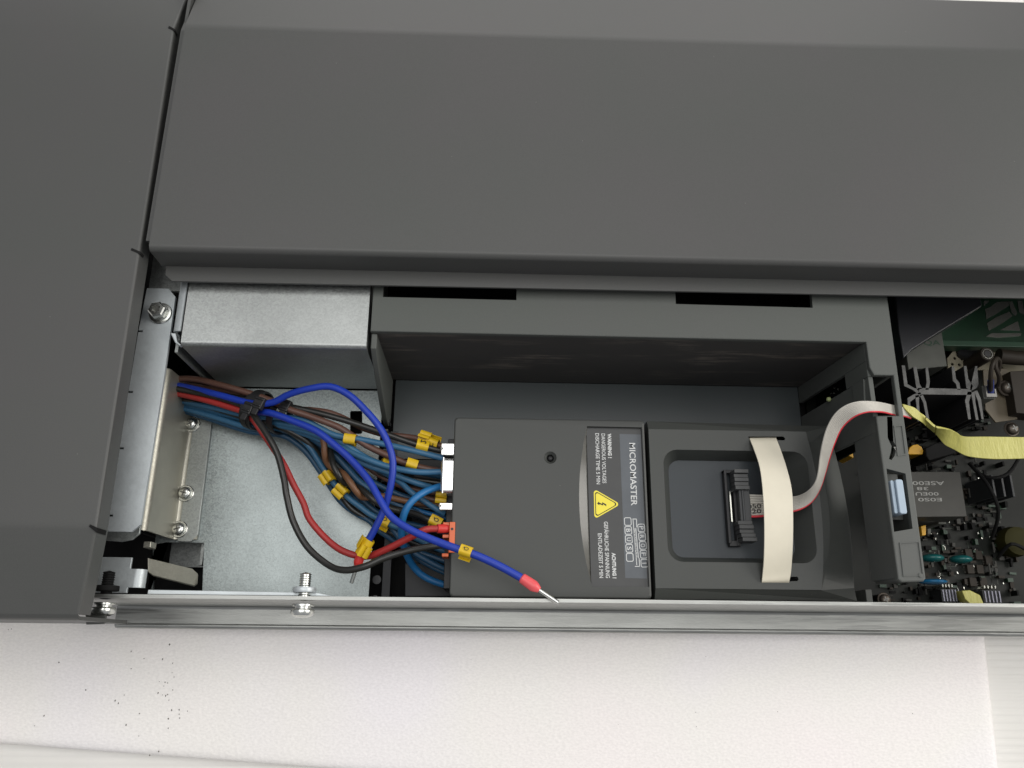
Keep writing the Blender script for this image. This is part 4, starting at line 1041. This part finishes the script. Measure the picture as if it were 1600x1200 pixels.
# dark slanted duct under the cover
dk = MB()
dk.prism([(184.98, 157.96), (224.52, 158.87), (224.73, 151.52), (205.95, 140.09), (189.13, 129.55), (184.44, 125.19), (184.15, 137.45)], 10, 50)
part('duct', dk, plain('satin_black_duct', (.014, .015, .018), .4), cb, bevel=.6)
# paper labelled transformer block
qa = MB().prism([(192.61, 132.23), (211.09, 144.41), (210.91, 126.31), (192.62, 124.08)], 9, 38)
qp = part('transformer', qa, M['paper'], cb, bevel=.3, label='block under a grey paper label')
qt = MB(); text_on(qt, 'QA', [(201.58, 135.89)][0], [(209.46, 136.06)][0], 3.0, 38.1)
part('lettering', qt, plain('green_pen', (.02, .05, .03), .7), qp)
# beige perforated plate
holes = [circle(*p, .75, 10) for p in [(221.82, 136.1), (220.1, 133.16), (218.4, 130.23), (224.86, 135.84), (223.45, 132.91), (221.73, 129.98)]]
part('perforated_plate', MB().plate([(216.4, 133.09), (221.63, 138.69), (242.15, 139.12), (240.15, 128.1), (215.98, 126.67)], holes, 29, 30), M['beige'], cb)
# pillars with star socket screws
for i, (p, r) in enumerate((((226.96, 130.39, 44), 3.4),)):
    mb = MB().lathe([(r, 8), (r, 43), (r-.4, 44), (.1, 44)], Matrix.Translation((p[0], p[1], 0)), 22)
    o = part('pillar', mb, M['brownplate'], cb)
    st = [((1.9 if k % 2 else 1.3)*math.cos(R(30*k)), (1.9 if k % 2 else 1.3)*math.sin(R(30*k))) for k in range(12)]
    part('socket', MB().prism([(p[0]+x, p[1]+y) for x, y in st], 43.9, 44.15), M['black'], o)
    part('socket_rim', MB().plate(circle(p[0], p[1], 2.35, 20), [circle(p[0], p[1], 2.05, 20)], 43.9, 44.2), M['solder'], o)
bp_ = MB().tube([(223.01, 135.8, 30), (226.4, 133.11, 34), (229.62, 131.92, 40)], 2.6, 12)
part('tube', bp_, M['black'], cb)
rod = MB().tube([(235.94, 131.84, 38), (243.35, 131.04, 38), (259.88, 130.43, 38)], 3.4, 14, 2)
part('rod', rod, M['brownplate'], cb)
part('bright_plate', MB().prism([(245.3, 143), (270.47, 142.86), (267.69, 129.06), (246.13, 127.02), (243.86, 135.09)], 25, 26), M['beige'], cb)
# heat sink extrusion
hf_ = MB(); hs = MB(); hz0, hz1 = 9, 46
def q(*pts): return [(x, y) for x, y in pts]
for poly in ([(191.01, 112.81), (215.07, 112.66), (214.9, 109.96), (191.14, 109.82)],
             [(185.27, 123.29), (186.74, 123.32), (186.63, 114.53), (189.27, 112.78), (191.5, 112.22), (191.1, 109.52), (188.56, 111.87), (185.05, 113.6)],
             [(190.46, 122.78), (191.92, 122.81), (192.15, 114.64), (193, 112.55), (190.54, 111.61), (190.41, 114.6)],
             [(195.98, 122.59), (197.15, 122.61), (196.95, 115.63), (195.81, 112), (194.36, 111.98), (195.49, 115.6)],
             [(208.11, 123.44), (209.23, 123.15), (209.16, 117.37), (210.32, 115.58), (210.36, 112.28), (208.9, 112.25), (208.76, 114.95), (207.55, 116.44)],
             [(213.7, 123.55), (214.87, 123.57), (214.72, 117.48), (216.2, 114.19), (215.26, 112.07), (213.13, 113.23)],
             [(218.99, 123.65), (219.88, 123.67), (218.99, 115.14), (217.8, 113.32), (214.92, 111.76), (214.88, 113.26)],
             [(185.67, 107.94), (188.83, 109.78), (191.86, 110.73), (192.21, 109.25), (189.14, 108), (186.57, 106.17), (186.33, 102.62), (185.18, 102.6)],
             [(189.32, 109.19), (191.1, 109.52), (190.43, 105.06), (189.85, 97.4), (188.71, 97.38), (189.28, 105.04)],
             [(191.39, 109.53), (192.84, 109.56), (193.78, 106.3), (194, 98.35), (192.81, 98.04), (192.54, 105.69)],
             [(213.41, 111.43), (215.45, 111.47), (213.18, 106.65), (212.69, 98.68), (211.54, 98.66), (211.54, 107.22)],
             [(214.81, 111.16), (216.61, 111.49), (216.08, 106.71), (216.09, 98.44), (214.94, 98.42), (214.92, 106.69)],
             [(216.37, 111.79), (217.88, 112.12), (218.9, 107.95), (218.45, 98.78), (217.59, 98.76), (217.34, 107.33)]):
    hs.prism(poly, hz0, hz1-.4); hf_.prism(poly, hz1-.4, hz1)
hso = part('heat_sink', hs, M['anodised'], cb)
part('cut_face', hf_, M['alu'], hso)
PAN_D = pan_meshes('screw_dull')
# metal plates and screws at the far right
part('plate', MB().prism([(230.07, 126.2), (241.84, 127.38), (242.02, 102.55), (231.58, 100.85), (227.89, 106.88)], 33, 34), plain('tan_plate', (.085, .068, .042), .5), cb, bevel=.2)
part('plate', MB().prism([(238.62, 123.66), (257.5, 125.28), (252.92, 102.56), (237.87, 103.79)], 30, 40), M['brownplate'], cb, bevel=.3)
for p, r in (((238.01, 116.61, 36), 2.9), ((240.84, 98.75, 30), 2.7)):
    screw(cb, Matrix.Translation(p) @ Matrix.Scale(r/2.8, 4), PAN_D)
# small two-wire header
hd_ = part('header', MB().box(222.13, 227.41, 109.26, 115.31, 20, 43), M['paper'], cb, bevel=.25)
part('header_lip', MB().plate([(222.42, 109.56), (227.11, 109.56), (227.11, 115.01), (222.42, 115.01)], [[(223.01, 111.07), (226.53, 111.07), (226.53, 114.55), (223.01, 114.55)]], 43, 45), plain('white_header', (.22, .215, .20), .5), hd_)
part('lead', MB().tube([(225.22, 112.29, 44), (221.9, 113.89, 50), (220.04, 116.98, 54), (220.42, 121.05, 56), (223.98, 124.53, 54), (227.81, 124.24, 50), (229.16, 121.41, 46)], .95, 8), M['brownplate'], cb)
part('lead', MB().tube([(227.02, 114.13, 44), (226.71, 114.64, 48), (224.96, 116.86, 52), (222.26, 119.95, 55), (222.9, 123.55, 55)], .9, 8), M['brownplate'], cb)
part('lead_sleeve', MB().tube([(225.67, 111.4, 43), (224.22, 113.44, 46), (222.16, 115.39, 50)], 1.35, 10), plain('blue_sleeve', (.03, .04, .16), .45), cb)
# relay block with printed code upside down
ry = part('relay', MB().prism([(183.75, 75.97), (207.49, 76.33), (207.31, 56.66), (182.82, 56.05)], 9, 40), M['relay'], cb, bevel=.3)
rt = MB()
for s, a, b, h in (('ASE00', [(199.64, 71.94)][0], [(185.41, 71.73)][0], 1.7), ('38', [(192.13, 69.29)][0], [(187.02, 69.21)][0], 1.4), ('00EU', [(196.32, 67.09)][0], [(186.12, 66.95)][0], 1.5), ('E0S0', [(197.34, 64.58)][0], [(186.87, 64.43)][0], 1.5)):
    text_on(rt, s, a, b, h, 40.06)
part('lettering', rt, M['print_dim'], ry)
# yellow film capacitors
part('capacitor', MB().prism([(195.22, 88.73), (196.18, 91.19), (198.23, 92.76), (200.4, 93.1), (202.04, 91.9), (202.67, 90.07), (202.09, 88.23), (195.43, 88.13)], 12, 22), M['capyellow'], cb, bevel=.4)
part('capacitor', MB().prism([(163, 87.88), (165.08, 90.32), (167.51, 90.66), (167.39, 84.95), (165.72, 85.82)], 14, 26), M['capyellow'], cb, bevel=.4)
part('capacitor', MB().prism([(162.1, 97.87), (163.64, 98.2), (163.5, 94.54), (162.34, 94.82)], 14, 26), M['capyellow'], cb, bevel=.4)
part('capacitor', MB().prism([(194.02, 54.38), (196.43, 54.98), (195.74, 50.43), (193.95, 50.12)], 14, 26), M['capyellow'], cb, bevel=.3)
part('capacitor', MB().prism([(196.75, 53.27), (198.54, 53.58), (198.14, 51.02), (196.65, 50.72)], 14, 26), M['paper'], cb, bevel=.3)
part('coil', MB().prism([(202.64, 90.81), (207.86, 93.34), (216.95, 93.49), (216.75, 88.61), (203.52, 84.77), (202.39, 87.17)], 8, 24), M['pcb_black'], cb, bevel=.6)
for u0, u1, v, z, mt in ((1443, 1473, 872, 26, 'teal'), (1484, 1518, 873, 22, 'teal'), (1441, 1480, 909, 26, 'capblue')):
    pass
for c, rx_, ry_, mt in (((197.88, 40.57, 24), 5.2, 1.9, 'teal'), ((213.15, 40.61, 20), 5.0, 2.0, 'teal'), ((196.86, 30.3, 24), 6.2, 1.3, 'capblue')):
    part('disc_capacitor', MB().ellipsoid(c, rx_, ry_, 4.5), M[mt], cb)
for u, v in ((1519, 889), (1534, 889), (1523, 909), (1539, 909), (1532, 866), (1548, 876)):
    pass
for x, y, _ in ((222.47, 37.23, 12), (226.95, 37.28, 12), (222.68, 31.52, 12), (227.43, 31.57, 12), (227.46, 43.64, 12), (231.8, 41.08, 12), (222.8, 44.45, 12)):
    c = part('chip', MB().box(x-1.6, x+1.6, y-2.0, y+2.0, 8.3, 11), M['brownplate'], cb, bevel=.2)
    lgm = MB()
    for s in (-1, 1):
        for k in (-1, 0, 1): lgm.box(x+s*1.9-.25, x+s*1.9+.25, y+k*1.1-.18, y+k*1.1+.18, 8.3, 9.2)
    part('pin', lgm, M['solder'], c)
# solder slivers and curls shaped as glints, and tiny parts between them
rnd = random.Random(21); bl_ = MB()
for k in range(150):
    u = rnd.random()
    x = rnd.uniform(178, 196) if k < 90 else rnd.uniform(184, 238)
    y = rnd.uniform(36, 52) if k < 90 else rnd.uniform(24, 112)
    L = rnd.uniform(.25, 1.3); wd = rnd.uniform(.12, .4)
    bl_.obox(Matrix.Translation((x, y, 8.6+rnd.random()*2)) @ Matrix.Rotation(rnd.uniform(-1.9, -1.0), 4, 'Z') @ Matrix.Rotation(rnd.uniform(-.4, .4), 4, 'X'), L, wd, .4)
for k in range(60):
    x, y = rnd.uniform(179, 197), rnd.uniform(36, 53)
    if k > 44: x, y = rnd.uniform(184, 236), rnd.uniform(24, 60)
    a = rnd.uniform(0, 6.28); r = rnd.uniform(.4, 1.3)
    bl_.tube([(x+r*math.cos(a+t*.9), y+r*1.3*math.sin(a+t*.9), 9.4+rnd.random()*.5) for t in range(4)], rnd.uniform(.10, .26), 6, 2)
part('solder_glint', bl_, M['solder'], cb, stuff=True)
tn = MB()
for k in range(90):
    x, y = rnd.uniform(184, 240), rnd.uniform(22, 118)
    tn.box(x, x+rnd.uniform(.6, 3), y, y+rnd.uniform(.6, 2.4), 8.1, 8.3+rnd.uniform(.3, 1.8))
part('small_component', tn, M['pcb_black'], cb, stuff=True)
for nm, mt, n_, hmax in (('small_component', 'brownplate', 120, 2.2), ('small_component', 'pcb', 70, 3.0), ('small_component', 'relay', 60, 1.6), ('small_component', 'pcb_black', 90, 6.0)):
    tn = MB()
    for k in range(n_):
        x, y = rnd.uniform(181, 246), rnd.uniform(22, 114)
        a = Matrix.Translation((x, y, 8.4+rnd.random()*.6)) @ Matrix.Rotation(rnd.choice((0, R(90)))+rnd.gauss(0, .04), 4, 'Z')
        h = rnd.uniform(.6, hmax)
        tn.obox(a @ Matrix.Translation((0, 0, h/2)), rnd.uniform(.8, 3.4), rnd.uniform(.7, 1.8), h)
    part(nm, tn, M[mt], cb, stuff=True)
rs = MB()
for k in range(40):
    x, y = rnd.uniform(178, 240), rnd.uniform(24, 108); L = rnd.uniform(1.2, 2.6); a = rnd.choice((0, R(90)))
    rs.lathe([(.1, -L), (.55, -L*.95), (.42, -L*.6), (.42, L*.6), (.55, L*.95), (.1, L)], Matrix.Translation((x, y, 10.5+rnd.random()*2)) @ Matrix.Rotation(a, 4, 'Z') @ Matrix.Rotation(R(90), 4, 'Y'), 8)
part('small_resistor', rs, M['relay'], cb, stuff=True)
tr_ = MB()
for k in range(70):
    x, y = rnd.uniform(180, 236), rnd.uniform(22, 112); L = rnd.uniform(3, 12)
    if rnd.random() < .5: tr_.box(x, x+L, y, y+.22, 8.15, 8.23)
    else: tr_.box(x, x+.22, y, y+L, 8.15, 8.23)
part('copper_track', tr_, plain('lacquered_track', (.018, .030, .014), .3, spec=.6), cb, stuff=True)
wd_ = plain('olive_winding', (.026, .024, .005), .7, spec=.15)
part('winding', MB().lathe([(4, 9), (6.5, 10), (7, 14), (6.4, 18), (3.5, 19)], Matrix.Translation((242.75, 49.48, 0)), 22), wd_, cb)
for pts in ([(219.76, 80.7, 30), (221.78, 70.78, 36), (226.62, 60.15, 32), (229.25, 50.5, 20)], [(247.95, 91.06, 26), (234.17, 77.56, 32), (224.9, 76.37, 30), (224.69, 84.48, 20)], [(233.18, 42.4, 16), (235, 47.21, 24), (243.11, 44.71, 22)]):
    part('lead', MB().tube(pts, .8, 8), M['pcb_black'], cb)
for u0, w_ in ((1478, 20), (1540, 28)):
    pass
for x0, x1, y0, y1 in ((203.04, 209.97, 22.17, 27.68), (221.82, 229.93, 21.81, 27.33)):
    c = part('pin_header', MB().box(x0, x1, y0, y1, 8.3, 18), M['conn'], cb, bevel=.2)
    pm = MB(); n_ = 5
    for k in range(n_):
        xx = x0+(x1-x0)*(k+.5)/n_
        pm.box(xx-.25, xx+.25, y0+.3, y1-.3, 17.9, 18.6)
    part('contact', pm, plain('grey_contact', (.20, .20, .24), .35, .6), c)
    pl = MB()
    for k in range(n_-1):
        xx = x0+(x1-x0)*(k+.5)/n_
        pl.box(xx-.22, xx+.22, y1+.8, y1+2.0, 8.3, 19)
    part('contact', pl, M['solder'], c)
part('tape_end', MB().prism([(210.29, 26.75), (214.07, 27.06), (218.3, 24.91), (219.31, 20.83), (214.06, 20.23), (211.13, 23.2)], 16, 22), M['tape'], cb, bevel=.4)
fins = MB()
for u in (227.94, 232.35, 236.47): fins.box(u-.5, u+.5, 67.44, 77.37, 9, 30)
part('fin', fins, M['conn'], cb, bevel=.2)
part('axial_resistor', MB().tube([(193.53, 56.94, 26), (197.03, 56.99, 26), (199.95, 57.02, 26)], .7, 10, 2), M['paper'], cb)
part('chip', MB().box(203.32, 206.84, 55.67, 57.97, 10, 24), M['paper'], cb, bevel=.3)
screw(cb, Matrix.Translation((168.99, 21.81, 34)) @ Matrix.Scale(.8, 4), PAN_D)
part('pillar', MB().lathe([(2.4, 8), (2.4, 33.8), (.1, 33.9)], Matrix.Translation((168.99, 21.81, 0)), 18), M['pcb_black'], cb)
# components glimpsed through the slot in the bay wall
gl_ = MB()
for k in range(26):
    x, y, z = rnd.uniform(156, 166), rnd.uniform(107, 115), rnd.uniform(20, 50)
    gl_.box(x, x+.5, y, y+.5, z, z+.5)
part('solder_glint', gl_, M['solder'], cb, stuff=True)
part('side_board', MB().box(160, 161.2, 84, 121.5, 9, 58), M['pcb_dark'], cb)
part('trimmer', MB().ellipsoid((150.62, 107.01, 45), 1.1, 1.1, 1.1), plain('pale_green_lamp', (.30, .34, .16), .4), cb)
